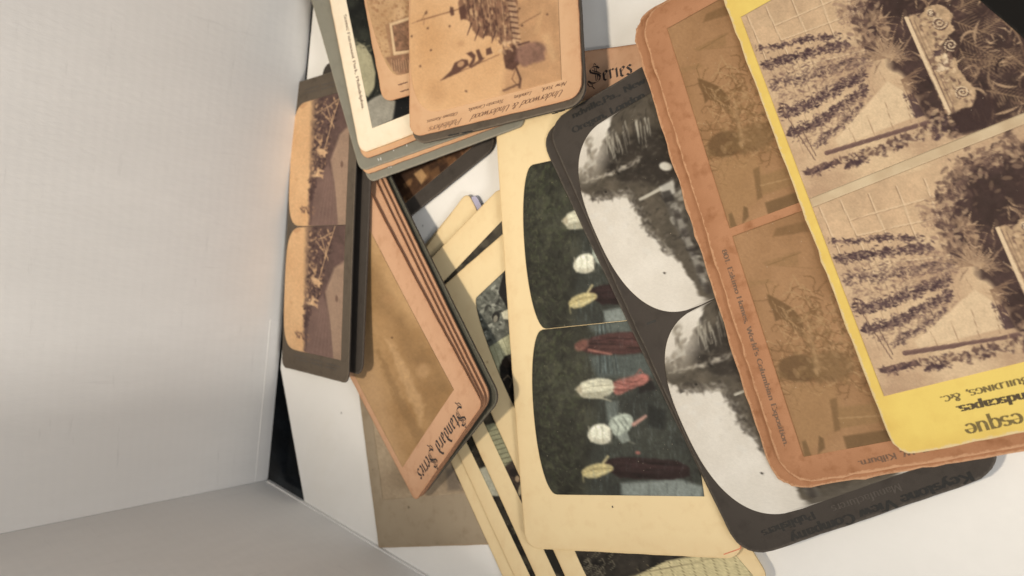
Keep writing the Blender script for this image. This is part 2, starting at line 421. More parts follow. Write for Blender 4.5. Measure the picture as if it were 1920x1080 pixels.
# ------------------------------------------------------------------ painting the prints (colours as seen, 0..255)
class Canvas:
    def __init__(self, X, Y):
        self.X = X; self.Y = Y; self.C = np.zeros(X.shape + (3,)); self.rng = np.random.RandomState(7)
        self.x = X.ravel(); self.y = Y.ravel(); self.c = self.C.reshape(-1, 3)
        self.px = float(np.median(np.hypot(np.diff(X, axis=1), np.diff(Y, axis=1))))
        # bins for quick local lookups
        self.b = 24.0
        self.x0 = self.x.min(); self.y0 = self.y.min()
        bx = ((self.x - self.x0) / self.b).astype(int); by = ((self.y - self.y0) / self.b).astype(int)
        self.nbx = bx.max() + 1; self.nby = by.max() + 1
        key = by * self.nbx + bx; self.order = np.argsort(key, kind='stable')
        self.start = np.searchsorted(key[self.order], np.arange(self.nbx * self.nby + 1))
    def near(self, x0, y0, x1, y1):
        i0 = int(max(0, (x0 - self.x0) // self.b)); i1 = int(min(self.nbx - 1, (x1 - self.x0) // self.b))
        j0 = int(max(0, (y0 - self.y0) // self.b)); j1 = int(min(self.nby - 1, (y1 - self.y0) // self.b))
        if i1 < i0 or j1 < j0: return np.zeros(0, int)
        return np.concatenate([self.order[self.start[j * self.nbx + i0]:self.start[j * self.nbx + i1 + 1]] for j in range(j0, j1 + 1)])
    def put(self, idx, a, col):
        a = np.clip(a, 0, 1)[:, None]; self.c[idx] = self.c[idx] * (1 - a) + np.asarray(col, float) * a
    def base(self, col): self.c[:] = col
    def tone(self, col_lo, col_hi, scale, seed=0, oct=5, contrast=2.0, alpha=1.0, sx=1.0, sy=1.0, rot=0.0):
        x = self.x * math.cos(rot) + self.y * math.sin(rot); y = -self.x * math.sin(rot) + self.y * math.cos(rot)
        f = np.clip((fbm(x / scale * sx, y / scale * sy, seed, oct) - .5) * contrast + .5, 0, 1)[:, None]
        col = np.asarray(col_lo, float) * (1 - f) + np.asarray(col_hi, float) * f
        self.c[:] = self.c * (1 - alpha) + col * alpha
    def grain(self, amp, scale=2.2, seed=3):
        f = (fbm(self.x / scale, self.y / scale, seed, 3) - .5) * 2 * amp
        self.c[:] = self.c * (1 + f[:, None])
    def blur(self, k=1):
        for _ in range(k):
            p = np.pad(self.C, ((1, 1), (1, 1), (0, 0)), 'edge')
            self.C[:] = (p[:-2, 1:-1] + p[2:, 1:-1] + p[1:-1, :-2] + p[1:-1, 2:] + 2 * p[1:-1, 1:-1]) / 6
    def cloth(self, pts, col, n=14, ang=0.0, fold=0.3, seed=1, warp=1.6):
        """a garment: rough-edged shape with folds, lighter above and darker below"""
        P = np.array(pts, float); col = np.array(col, float); lo, hi = P.min(0), P.max(0); ce = P.mean(0)
        for _ in range(1): P = np.stack([P * .75 + np.roll(P, -1, 0) * .25, P * .25 + np.roll(P, -1, 0) * .75], 1).reshape(-1, 2)
        self.fill(P, col, .97, 3.2, .07, 7, seed, warp=warp)
        self.fill([tuple(ce + (p - ce) * .72 + np.array([-.03 * (hi - lo)[0], -.13 * (hi - lo)[1]])) for p in P], np.clip(col * 1.12 + 6, 0, 255), .55, 5)
        inner = [tuple(ce + (p - ce) * .8) for p in P]
        dx, dy = math.cos(ang), math.sin(ang)
        for k in range(n):
            t = self.rng.rand(); p = lo + (hi - lo) * self.rng.rand(2) * .9 + (hi - lo) * .05
            inside = False
            for i in range(len(inner)):
                x1, y1 = inner[i]; x2, y2 = inner[(i + 1) % len(inner)]
                if (y1 > p[1]) != (y2 > p[1]) and p[0] < x1 + (p[1] - y1) * (x2 - x1) / (y2 - y1 + 1e-9): inside = not inside
            if not inside: continue
            l = (hi - lo).max() * (.08 + .16 * self.rng.rand()); f = 1 + self.rng.choice([-1, 1]) * fold * (.5 + self.rng.rand())
            self.line((p[0] - dx * l, p[1] - dy * l), (p[0] + dx * l, p[1] + dy * l), 1.5 + self.rng.rand() * 2, np.clip(col * f, 0, 255), .55, 2.5, w2=.6)
    def fill(self, pts, col, a=1.0, soft=1.5, tex=0.0, ts=6.0, seed=1, warp=0.0):
        P = np.array(pts, float); pad = soft + 2 + warp
        idx = self.near(P[:, 0].min() - pad, P[:, 1].min() - pad, P[:, 0].max() + pad, P[:, 1].max() + pad)
        if len(idx) == 0: return
        x = self.x[idx]; y = self.y[idx]
        if warp > 0:
            wx = (fbm(x / ts, y / ts, seed + 40, 3) - .5) * 2 * warp; wy = (fbm(x / ts, y / ts, seed + 70, 3) - .5) * 2 * warp
            x = x + wx; y = y + wy
        inside = np.zeros(len(idx), bool); dist = np.full(len(idx), 1e9)
        for i in range(len(P)):
            x1, y1 = P[i]; x2, y2 = P[(i + 1) % len(P)]
            cond = ((y1 > y) != (y2 > y))
            xi = x1 + (y - y1) * (x2 - x1) / (y2 - y1 + 1e-9)
            inside ^= cond & (x < xi)
            dx, dy = x2 - x1, y2 - y1; l2 = dx * dx + dy * dy + 1e-9
            t = np.clip(((x - x1) * dx + (y - y1) * dy) / l2, 0, 1)
            dist = np.minimum(dist, np.hypot(x - x1 - t * dx, y - y1 - t * dy))
        sd = np.where(inside, dist, -dist)
        al = np.clip(.5 + sd / max(soft, .5), 0, 1) * a
        col = np.asarray(col, float)
        if tex > 0:
            f = 1 + (fbm(self.x[idx] / ts, self.y[idx] / ts, seed, 4) - .5) * 2 * tex
            col = col[None, :] * f[:, None]
        self.put(idx, al, col)
    def line(self, p, q, w, col, a=1.0, soft=1.2, w2=None):
        w2 = w if w2 is None else w2; m = max(w, w2) / 2 + soft + 1
        idx = self.near(min(p[0], q[0]) - m, min(p[1], q[1]) - m, max(p[0], q[0]) + m, max(p[1], q[1]) + m)
        if len(idx) == 0: return
        dx, dy = q[0] - p[0], q[1] - p[1]; l2 = dx * dx + dy * dy + 1e-9
        x = self.x[idx] - p[0]; y = self.y[idx] - p[1]
        t = np.clip((x * dx + y * dy) / l2, 0, 1)
        d = np.hypot(x - t * dx, y - t * dy)
        self.put(idx, np.clip(.5 + ((w + (w2 - w) * t) / 2 - d) / soft, 0, 1) * a, col)
    def path(self, pts, w, col, a=1.0, soft=1.2):
        for i in range(len(pts) - 1): self.line(pts[i], pts[i + 1], w, col, a, soft)
    def ell(self, c, rx, ry, rot, col, a=1.0, soft=1.5):
        m = max(rx, ry) + soft + 1
        idx = self.near(c[0] - m, c[1] - m, c[0] + m, c[1] + m)
        if len(idx) == 0: return
        x = self.x[idx] - c[0]; y = self.y[idx] - c[1]; cs, sn = math.cos(rot), math.sin(rot)
        u = (x * cs + y * sn) / rx; v = (-x * sn + y * cs) / ry
        d = (np.hypot(u, v) - 1) * min(rx, ry)
        self.put(idx, np.clip(.5 - d / soft, 0, 1) * a, col)
    def leaves(self, pts, n, spread, size, cols, a=0.8, ang=None, aspect=2.4, jitter=0.9):
        """n leaf dabs scattered along a polyline"""
        P = np.array(pts, float); seg = np.hypot(*np.diff(P, axis=0).T); cum = np.concatenate([[0], np.cumsum(seg)])
        for k in range(n):
            s = self.rng.rand() * cum[-1]; i = min(len(seg) - 1, np.searchsorted(cum, s, 'right') - 1); t = (s - cum[i]) / seg[i]
            d = (P[i + 1] - P[i]) / seg[i]; p = P[i] + (P[i + 1] - P[i]) * t
            o = self.rng.randn() * spread * .55
            p = p + np.array([-d[1], d[0]]) * o + d * self.rng.randn() * 2
            r = (math.atan2(d[1], d[0]) if ang is None else ang) + self.rng.randn() * jitter
            sz = size * (0.5 + self.rng.rand())
            self.ell(p, sz, sz / aspect, r, cols[self.rng.randint(len(cols))], a * (0.55 + .45 * self.rng.rand()), 1.3)
    def scatter(self, poly, n, size, cols, a=0.7, ang=None, aspect=2.0, jitter=1.6):
        P = np.array(poly, float); lo = P.min(0); hi = P.max(0); k = 0
        while k < n:
            p = lo + (hi - lo) * self.rng.rand(2); k += 1
            c = False
            for i in range(len(P)):
                x1, y1 = P[i]; x2, y2 = P[(i + 1) % len(P)]
                if (y1 > p[1]) != (y2 > p[1]) and p[0] < x1 + (p[1] - y1) * (x2 - x1) / (y2 - y1 + 1e-9): c = not c
            if not c: continue
            sz = size * (0.4 + 1.1 * self.rng.rand())
            r = (0 if ang is None else ang) + self.rng.randn() * jitter
            self.ell(p, sz, sz / aspect, r, cols[self.rng.randint(len(cols))], a * (0.5 + .5 * self.rng.rand()), 1.3)
    def frond(self, p, ang, length, col, n=9, a=0.8, w=1.6, spread=0.55):
        """feather-like fern or palm leaf"""
        tip = (p[0] + length * math.cos(ang), p[1] + length * math.sin(ang))
        self.line(p, tip, w, col, a)
        for k in range(1, n):
            t = k / n; q = (p[0] + (tip[0] - p[0]) * t, p[1] + (tip[1] - p[1]) * t); l = length * .42 * (1 - .7 * t) + 3
            for s in (-1, 1):
                an = ang + s * (spread + .35)
                self.line(q, (q[0] + l * math.cos(an), q[1] + l * math.sin(an)), w, col, a * .9, w2=.5)
    def fan(self, p, a0, a1, length, col, n=14, a=0.8, w=2.2):
        for k in range(n):
            an = a0 + (a1 - a0) * (k + self.rng.rand() * .7) / n; l = length * (0.6 + .5 * self.rng.rand())
            mid = (p[0] + l * .6 * math.cos(an), p[1] + l * .6 * math.sin(an)); an2 = an + self.rng.randn() * .25
            self.line(p, mid, w * .7, col, a, w2=w); self.line(mid, (mid[0] + l * .4 * math.cos(an2), mid[1] + l * .4 * math.sin(an2)), w, col, a, w2=.4)

# ------------------------------------------------------------------ pen-drawn letters
def arc(cx, cy, rx, ry, a0, a1, n=10):
    return [(cx + rx * math.cos(math.radians(a0 + (a1 - a0) * i / n)), cy + ry * math.sin(math.radians(a0 + (a1 - a0) * i / n))) for i in range(n + 1)]
_o = arc(.36, .5, .34, .5, 0, 360, 18)
ROMAN = {   # advance, strokes; x-height 1, capitals 1.5
 'a': (.78, [arc(.3, .62, .26, .36, 160, 0) + [(.56, .1), (.68, 0)], arc(.3, .28, .26, .28, 70, 360, 12)]),
 'b': (.8, [[(.12, 1.55), (.12, .05)], arc(.38, .5, .3, .5, 130, -150, 14)]),
 'c': (.68, [arc(.38, .5, .34, .5, 40, 320, 14)]),
 'd': (.82, [[(.64, 1.55), (.64, 0)], arc(.36, .5, .3, .5, 50, 320, 14)]),
 'e': (.7, [[(.06, .55), (.66, .55)] + arc(.36, .5, .32, .5, 10, 315, 14)]),
 'f': (.5, [arc(.42, 1.25, .22, .3, 60, 180, 6) + [(.2, 0)], [(0, .95), (.45, .95)]]),
 'g': (.78, [arc(.34, .62, .28, .36, 0, 360, 14), [(.12, .3), (.2, .12), (.6, .02), (.66, -.22), (.4, -.45), (.12, -.38), (.05, -.15), (.2, 0)], [(.55, .9), (.75, 1.0)]]),
 'h': (.84, [[(.14, 1.55), (.14, 0)], arc(.4, .62, .26, .38, 160, 0, 8) + [(.66, 0)]]),
 'i': (.36, [[(.16, 1.0), (.16, 0)], [(.16, 1.42), (.16, 1.3)]]),
 'k': (.8, [[(.14, 1.55), (.14, 0)], [(.62, .98), (.16, .45)], [(.3, .6), (.68, 0)]]),
 'l': (.36, [[(.16, 1.55), (.16, 0)]]),
 'm': (1.24, [[(.14, 1.0), (.14, 0)], arc(.37, .62, .23, .38, 160, 0, 8) + [(.6, 0)], arc(.83, .62, .23, .38, 160, 0, 8) + [(1.06, 0)]]),
 'n': (.84, [[(.14, 1.0), (.14, 0)], arc(.4, .62, .26, .38, 160, 0, 8) + [(.66, 0)]]),
 'o': (.74, [_o]),
 'p': (.8, [[(.12, 1.0), (.12, -.55)], arc(.38, .5, .3, .5, 130, -150, 14)]),
 'q': (.8, [[(.64, 1.0), (.64, -.55)], arc(.36, .5, .3, .5, 50, 320, 14)]),
 'r': (.6, [[(.14, 1.0), (.14, 0)], arc(.42, .7, .28, .28, 170, 60, 6)]),
 's': (.6, [arc(.3, .74, .24, .25, 30, 250, 9) + arc(.3, .26, .26, .26, 80, -150, 9)]),
 't': (.5, [[(.2, 1.35), (.2, .15)] + arc(.36, .15, .16, .15, 180, 320, 5), [(0, .97), (.44, .97)]]),
 'u': (.84, [[(.14, 1.0), (.14, .35)] + arc(.4, .36, .26, .36, 180, 330, 8), [(.66, 1.0), (.66, 0)]]),
 'v': (.76, [[(.04, 1), (.36, 0), (.68, 1)]]),
 'w': (1.1, [[(.04, 1), (.3, 0), (.54, .9), (.78, 0), (1.04, 1)]]),
 'x': (.74, [[(.06, 1), (.66, 0)], [(.62, 1), (.06, 0)]]),
 'y': (.76, [[(.04, 1), (.36, .05)], [(.68, 1), (.3, -.3), (.12, -.52), (.02, -.42)]]),
 'A': (1.15, [[(.05, 0), (.55, 1.5), (1.05, 0)], [(.25, .5), (.85, .5)]]),
 'B': (1.0, [[(.16, 1.5), (.16, 0)], [(.16, 1.5), (.5, 1.5)] + arc(.5, 1.14, .32, .36, 90, -90, 8) + [(.16, .78)], arc(.5, .39, .38, .39, 90, -90, 8) + [(.16, 0)]]),
 'C': (1.05, [arc(.58, .75, .5, .75, 45, 315, 16)]),
 'D': (1.1, [[(.16, 1.5), (.16, 0)], [(.16, 1.5), (.45, 1.5)] + arc(.45, .75, .55, .75, 90, -90, 12) + [(.16, 0)]]),
 'E': (.95, [[(.16, 1.5), (.16, 0)], [(.16, 1.5), (.8, 1.5), (.8, 1.3)], [(.16, .78), (.6, .78)], [(.16, 0), (.84, 0), (.84, .22)]]),
 'F': (.9, [[(.16, 1.5), (.16, 0)], [(.16, 1.5), (.8, 1.5), (.8, 1.3)], [(.16, .78), (.6, .78)]]),
 'G': (1.1, [arc(.58, .75, .5, .75, 45, 315, 16) + [(.95, .6), (.65, .6)]]),
 'H': (1.15, [[(.16, 1.5), (.16, 0)], [(.96, 1.5), (.96, 0)], [(.16, .78), (.96, .78)]]),
 'I': (.45, [[(.2, 1.5), (.2, 0)]]),
 'K': (1.08, [[(.16, 1.5), (.16, 0)], [(.9, 1.5), (.18, .65)], [(.4, .9), (.98, 0)]]),
 'L': (.9, [[(.16, 1.5), (.16, 0)], [(.16, 0), (.8, 0), (.82, .25)]]),
 'M': (1.35, [[(.14, 0), (.18, 1.5), (.66, .1), (1.14, 1.5), (1.18, 0)]]),
 'N': (1.15, [[(.14, 0), (.14, 1.5), (.95, 0), (.95, 1.5)]]),
 'O': (1.15, [arc(.57, .75, .5, .75, 0, 360, 20)]),
 'P': (.95, [[(.16, 1.5), (.16, 0)], [(.16, 1.5), (.5, 1.5)] + arc(.5, 1.1, .36, .4, 90, -90, 8) + [(.16, .7)]]),
 'R': (1.05, [[(.16, 1.5), (.16, 0)], [(.16, 1.5), (.5, 1.5)] + arc(.5, 1.12, .34, .38, 90, -90, 8) + [(.16, .74)], [(.48, .74), (.96, 0)]]),
 'S': (.85, [arc(.42, 1.12, .34, .38, 30, 260, 10) + arc(.42, .38, .37, .38, 80, -150, 10)]),
 'T': (1.0, [[(.5, 1.5), (.5, 0)], [(.05, 1.28), (.05, 1.5), (.95, 1.5), (.95, 1.28)]]),
 'U': (1.1, [[(.16, 1.5), (.16, .45)] + arc(.54, .45, .38, .45, 180, 360, 10) + [(.92, 1.5)]]),
 'V': (1.08, [[(.05, 1.5), (.52, 0), (1.0, 1.5)]]),
 'W': (1.5, [[(.05, 1.5), (.42, 0), (.75, 1.4), (1.08, 0), (1.45, 1.5)]]),
 'Y': (1.05, [[(.05, 1.5), (.5, .7), (.5, 0)], [(.95, 1.5), (.5, .7)]]),
 '8': (.8, [arc(.4, 1.12, .28, .36, 0, 360, 12), arc(.4, .4, .34, .4, 0, 360, 12)]),
 '0': (.84, [arc(.4, .75, .34, .75, 0, 360, 16)]),
 '1': (.55, [[(.1, 1.25), (.3, 1.5), (.3, 0)]]),
 '.': (.34, [[(.12, .14), (.12, 0)]]), ',': (.34, [[(.16, .14), (.14, 0), (.06, -.22)]]), "'": (.3, [[(.15, 1.55), (.12, 1.2)]]),
 '-': (.5, [[(.08, .5), (.42, .5)]]), ' ': (.5, []),
 '&': (1.15, [[(1.05, .75), (.75, .1), (.4, 0), (.1, .25), (.2, .65), (.62, 1.05), (.6, 1.4), (.42, 1.5), (.26, 1.3), (.4, .9), (1.05, 0)]]),
}
_min = lambda x: [[(x - .13, .84), (x, .98)], [(x, .98), (x, .06)], [(x, .06), (x + .15, .16)]]
BLACK = {   # broad-nib letters
 'a': (.66, [[(.1, .84), (.3, .99), (.44, .84), (.44, .08), (.58, .16)], [(.44, .52), (.14, .42), (.14, .12), (.28, .0), (.44, .14)]]),
 'd': (.66, [[(.06, 1.5), (.22, 1.42), (.5, .98), (.5, .14), (.28, 0), (.12, .14), (.12, .78), (.3, .94), (.48, .84)]]),
 'e': (.54, [[(.5, .16), (.28, 0), (.12, .14), (.12, .82), (.32, .99), (.46, .82), (.14, .46)]]),
 'i': (.36, _min(.16) + [[(.1, 1.3), (.24, 1.42)]]),
 'n': (.72, _min(.14) + [[(.14, .82), (.34, .98), (.5, .84), (.5, .06), (.64, .16)]]),
 'r': (.52, _min(.14) + [[(.14, .8), (.34, .99), (.46, .86)]]),
 's': (.52, [[(.46, .84), (.3, .99), (.12, .8), (.42, .42), (.42, .16), (.24, 0), (.04, .16)]]),
 't': (.46, [[(.16, 1.32), (.16, .12), (.32, 0), (.42, .12)], [(.0, .94), (.38, .94)]]),
 'S': (1.3, [[(1.12, 1.36), (.92, 1.62), (.56, 1.62), (.3, 1.4), (.34, 1.14), (.62, .96), (.98, .8), (1.14, .5), (1.0, .14), (.64, -.02), (.26, .06), (.04, .34)],
              [(.5, 1.36), (.62, 1.2), (1.0, 1.0), (1.24, .74)], [(.72, 1.5), (.74, .14)], [(.88, 1.46), (.9, .2)],
              [(.66, 1.72), (.76, 1.94), (.9, 1.76)], [(.04, .34), (-.04, .06), (.1, -.26), (.34, -.3), (.4, -.12), (.22, -.08)], [(.34, -.3), (.5, -.6)]]),
 '.': (.3, [[(.08, .02), (.2, .14)]]), ' ': (.5, []),
}
def layout(s, style, weight):
    polys = []; x = 0.0
    table = BLACK if style == 'black' else ROMAN
    for ch in s:
        sc = 1.0; g = ch
        if style == 'caps' and ch.islower(): g = ch.upper(); sc = 0.72
        adv, strokes = table[g]
        for st in strokes:
            pts = [(x + p[0] * sc, p[1] * sc) for p in st]
            for i in range(len(pts) - 1):
                (x0, y0), (x1, y1) = pts[i], pts[i + 1]; l = math.hypot(x1 - x0, y1 - y0)
                if l < 1e-6: continue
                if style == 'black':
                    w = .11 * weight if ch != 'S' else (.10 * weight if st is strokes[0] else .045 * weight); nx, ny = w * math.cos(math.radians(35)), w * math.sin(math.radians(35)); ex = ey = 0
                else:
                    hw = .5 * weight * (.045 + .15 * abs(y1 - y0) / l); nx, ny = -(y1 - y0) / l * hw, (x1 - x0) / l * hw
                    ex, ey = (x1 - x0) / l * .03, (y1 - y0) / l * .03
                quad = [(x0 - nx - ex, y0 - ny - ey), (x1 - nx + ex, y1 - ny + ey), (x1 + nx + ex, y1 + ny + ey), (x0 + nx - ex, y0 + ny - ey)]
                ar = sum(quad[k][0] * quad[(k + 1) % 4][1] - quad[(k + 1) % 4][0] * quad[k][1] for k in range(4))
                polys.append(quad if ar > 0 else quad[::-1])
            if style != 'black' and len(pts) >= 2:        # serifs on the free ends of upright stems
                for (p, q) in ((pts[0], pts[1]), (pts[-1], pts[-2])):
                    if abs(p[0] - q[0]) < .02 and abs(p[1] - q[1]) > .3:
                        h = .035 * weight; ww = .13 * sc
                        polys.append([(p[0] - ww, p[1] - h), (p[0] + ww, p[1] - h), (p[0] + ww, p[1] + h), (p[0] - ww, p[1] + h)])
        x += (adv * (sc if g != ch else 1.0)) + (.06 if style != 'black' else .02)
    return polys, x

# ------------------------------------------------------------------ what the prints show
def paint_conservatory(c):
    D = (64, 45, 48); M = (118, 88, 76); Lt = (210, 176, 134)
    c.base(Lt); c.tone((182, 146, 112), (214, 180, 138), 60, 1)
    # window panes
    c.fill([(1380, 20), (1640, -90), (1640, 60), (1560, 66), (1500, 90), (1425, 100)], (204, 168, 128), .8, 4, .10, 20)
    for p, q in [((1402, 30), (1440, 118)), ((1436, 12), (1495, 140)), ((1484, -4), (1520, 82)), ((1530, -24), (1564, 66)), ((1576, -44), (1606, 46))]:
        c.line((p[0] - 2, p[1]), (q[0] - 2, q[1]), 1.6, (140, 108, 82), .7); c.line(p, q, 2.4, (226, 194, 152), .85)
    for p, q in [((1452, 48), (1600, -16)), ((1467, 74), (1612, 22)), ((1492, 126), (1630, 92))]:
        c.line((p[0], p[1] + 2), (q[0], q[1] + 2), 1.3, (150, 116, 88), .6); c.line(p, q, 2.2, (224, 192, 150), .8)
    c.scatter([(1560, 0), (1640, -40), (1640, 60), (1600, 80)], 160, 6, [M, (160, 126, 96), (190, 155, 118)], .6)
    # faint boards behind the vines
    for k in range(9):
        x = 1404 + k * 25; c.line((x, 92 - k * 4), (x + 78, 300 - k * 14), 1.3, (150, 118, 92), .5)
    # hanging vines
    vines = [([(1418, 92), (1470, 84), (1513, 73), (1572, 66)], 150, 7, 4.2, .8), ([(1430, 124), (1462, 114), (1497, 104), (1590, 82)], 330, 10, 4.6, .9),
             ([(1445, 160), (1543, 134), (1632, 104)], 320, 17, 4.4, .55), ([(1462, 214), (1500, 203), (1543, 181), (1622, 136)], 430, 12, 4.8, .92),
             ([(1480, 252), (1520, 236), (1559, 212), (1626, 164)], 380, 11, 4.6, .9), ([(1528, 272), (1556, 250), (1580, 232), (1618, 194)], 170, 9, 4.2, .6)]
    for pl, n, sp, sz, a in vines:
        c.leaves(pl, int(n * 1.5), sp * .82, sz * .72, [D, (52, 36, 40), (82, 60, 60), (98, 74, 68)], a)
        c.leaves(pl, n // 5, sp, sz * .7, [(205, 170, 130)], .6)
    for pl, n, sp in [([(1440, 142), (1540, 118), (1630, 84)], 260, 13), ([(1456, 190), (1540, 160), (1630, 116)], 300, 16), ([(1500, 268), (1580, 216), (1630, 176)], 200, 16), ([(1572, 40), (1620, 20), (1640, 60)], 260, 22)]:
        c.leaves(pl, n, sp, 3.2, [(130, 100, 84), (104, 78, 68), (158, 126, 100), (196, 162, 124)], .55)
    for p, q in [((1461, 196), (1528, 300)), ((1448, 214), (1470, 262)), ((1500, 236), (1530, 292))]: c.line(p, q, 2.0, (92, 66, 58), .8)
    # pale panel with boards
    c.fill([(1566, 262), (1600, 226), (1647, 171), (1664, 152), (1696, 172), (1717, 219), (1574, 274)], (220, 188, 146), .95, 3, .05, 14)
    for k in range(4): c.line((1592 + k * 34, 240 - k * 24), (1607 + k * 34, 272 - k * 14), 1.4, (156, 122, 94), .8)
    c.leaves([(1690, 168), (1716, 222)], 20, 3, 3, [D], .7)
    c.fill([(1700, 178), (1712, 174), (1734, 216), (1718, 222)], D, .85, 2)
    c.line((1550, 287), (1742, 229), 8.5, (112, 84, 74)); c.line((1552, 283), (1740, 226), 2, (136, 104, 88), .7)
    for k in range(40): c.ell((1552 + k * 4.8, 287 - k * 1.46), 2.2, 3.6, .4, (92, 66, 60), .35)
    # row of pot plants
    c.leaves([(1510, 326), (1544, 314), (1574, 302)], 120, 6, 4.6, [D, (92, 68, 60), M], .85, aspect=2.8)
    c.leaves([(1580, 298), (1640, 284), (1700, 262), (1752, 240)], 330, 9, 5.4, [D, (84, 60, 54), (104, 78, 66), (206, 172, 132), (190, 156, 118)], .85)
    c.leaves([(1586, 312), (1630, 300)], 24, 4, 6, [D], .7)
    # thicket on the right
    dk = [(1616, 10), (1630, -60), (1990, -300), (2400, -200), (2400, 200), (1930, 214), (1785, 262), (1748, 236), (1722, 190), (1694, 140), (1654, 104), (1624, 66)]
    c.fill(dk, (54, 38, 36), .95, 12, .32, 26, 5, warp=10)
    c.scatter(dk, 1500, 6.5, [(50, 34, 33), (84, 62, 52), (112, 86, 68), (140, 110, 84)], .55, aspect=2.6)
    c.leaves([(1650, 100), (1624, 66), (1614, 10), (1630, -60), (1730, -130)], 520, 22, 6.5, [(150, 118, 92), (84, 62, 54), (186, 152, 116), (58, 40, 40), (118, 90, 74)], .75)
    for (p, a) in [((1640, -30), 2.6), ((1626, 10), 2.9), ((1650, -60), 2.2), ((1700, -110), 2.4), ((1630, 40), 3.3)]: c.frond(p, a, 34, (92, 68, 60), 8, .7, 2.0)
    c.leaves([(1640, 20), (1660, 60), (1650, 96)], 120, 12, 6, [(150, 118, 90), (90, 66, 56), (176, 142, 108)], .7)
    c.fan((1664, 108), -3.4, .5, 54, (150, 118, 90), 34, .75, 2.6); c.fan((1664, 108), -2.8, .2, 44, (186, 152, 116), 20, .6, 1.8)
    c.fan((1690, 150), -.6, 1.2, 46, (140, 108, 82), 16, .7, 2.6)
    for (p, a, l) in [((1648, 52), .25, 32), ((1650, 42), .12, 34), ((1648, 34), -.1, 30), ((1690, 100), -1.05, 62), ((1664, 100), -1.25, 58)]:
        c.line(p, (p[0] + l * math.cos(a), p[1] + l * math.sin(a)), 3, (158, 124, 94), .8, w2=1)
    for (p, a, l) in [((1790, 40), .35, 80), ((1800, 70), .5, 92), ((1810, 110), .1, 95), ((1800, 92), 1.1, 60), ((1830, 130), -.3, 90), ((1850, 170), .2, 80), ((1840, 60), -.6, 60), ((1790, 20), -.5, 60), ((1880, 90), .7, 60)]:
        c.frond(p, a, l, (150, 118, 88), 11, .62, 2.4, .5)
    for k in range(46):      # long arching leaves
        x = 1700 + c.rng.rand() * 260; y = -20 + c.rng.rand() * 230; an = c.rng.rand() * 6.28; bend = c.rng.randn() * .22; col = [(176, 142, 108), (140, 110, 84), (104, 78, 62), (44, 30, 30)][c.rng.randint(4)]
        if x < 1770 and y > 40: continue
        for j in range(9):
            q = (x + 6 * math.cos(an), y + 6 * math.sin(an)); c.line((x, y), q, 5.2 * math.sin(math.pi * (j + .4) / 9.4), col, .75, 1.5); x, y = q; an += bend
    # cast iron bench back
    iron = (188, 154, 116)
    for k in range(120):
        x = 1640 + c.rng.rand() * 300; y = -10 + c.rng.rand() * 230; an = c.rng.rand() * 6.28; l = 10 + c.rng.rand() * 26; a2 = an + c.rng.randn() * .5
        m = (x + l * .5 * math.cos(an), y + l * .5 * math.sin(an)); col = [(172, 138, 104), (120, 92, 72), (196, 160, 122), (92, 68, 56)][c.rng.randint(4)]
        if x < 1700 and y > 120: continue
        c.line((x, y), m, 1, col, .7, w2=3.2); c.line(m, (m[0] + l * .5 * math.cos(a2), m[1] + l * .5 * math.sin(a2)), 3.2, col, .7, w2=.6)
    c.fill([(1698, 34), (1712, 30), (1727, 27), (1735, 16), (1745, 10), (1758, 8), (1770, 12), (1786, 26), (1784, 44), (1790, 56), (1778, 68), (1760, 86), (1770, 96), (1776, 104), (1792, 110), (1796, 128), (1812, 150), (1830, 168), (1832, 184), (1820, 200), (1800, 206), (1784, 214), (1772, 206)], iron, .96, 2, .22, 7, 3, warp=3)
    for k in range(110):
        t = c.rng.rand(); x = 1712 + 70 * t + c.rng.rand() * 44; y = 30 + 160 * t + c.rng.randn() * 8; c.ell((x, y), 2 + c.rng.rand() * 4, 1.4 + c.rng.rand() * 2, c.rng.rand() * 3, [(84, 60, 54), (216, 182, 140), (120, 92, 74), (70, 50, 46)][c.rng.randint(4)], .65)
    c.line((1699, 34), (1779, 212), 7, (226, 194, 152)); c.line((1706, 36), (1784, 208), 2, (96, 70, 60), .85); c.line((1714, 38), (1789, 203), 1.6, (120, 92, 74), .7); c.line((1722, 42), (1792, 196), 2.4, (150, 118, 92), .6)
    for (p, r, tw) in [((1762, 44), 15, 0), ((1784, 86), 13, 1.2), ((1806, 174), 14, 2.0), ((1746, 24), 7, 1)]:
        pts = [(p[0] + r * (1 - k / 30.) * math.cos(tw + k * .42), p[1] + .86 * r * (1 - k / 30.) * math.sin(tw + k * .42)) for k in range(28)]
        c.path(pts, 3.4, (84, 60, 52), .85); c.path([(x - 1.2, y - 1.6) for x, y in pts], 1.6, (234, 204, 162), .9)
    c.scatter([(1738, 104), (1780, 96), (1790, 132), (1752, 140)], 80, 4, [(236, 206, 164), (110, 82, 68), (216, 182, 140)], .85, aspect=1.3)
    c.fill([(1752, 96), (1766, 92), (1764, 104), (1750, 106)], D, .8)
    c.fill([(1784, 212), (1806, 204), (1824, 200), (1832, 170), (1870, 190), (1850, 240), (1790, 256)], (54, 38, 36), .85, 6)
    c.scatter([(1740, 200), (1790, 210), (1800, 260), (1750, 262)], 70, 6, [(200, 166, 126), D, (160, 126, 98)], .75)
    c.grain(.08, 2.4); c.tone((196, 162, 122), (226, 196, 152), 16, 9, alpha=.08)

def paint_conservatory_strip(c): c.base((206, 178, 138)); c.tone((190, 160, 122), (216, 190, 150), 30, 2, alpha=.6)

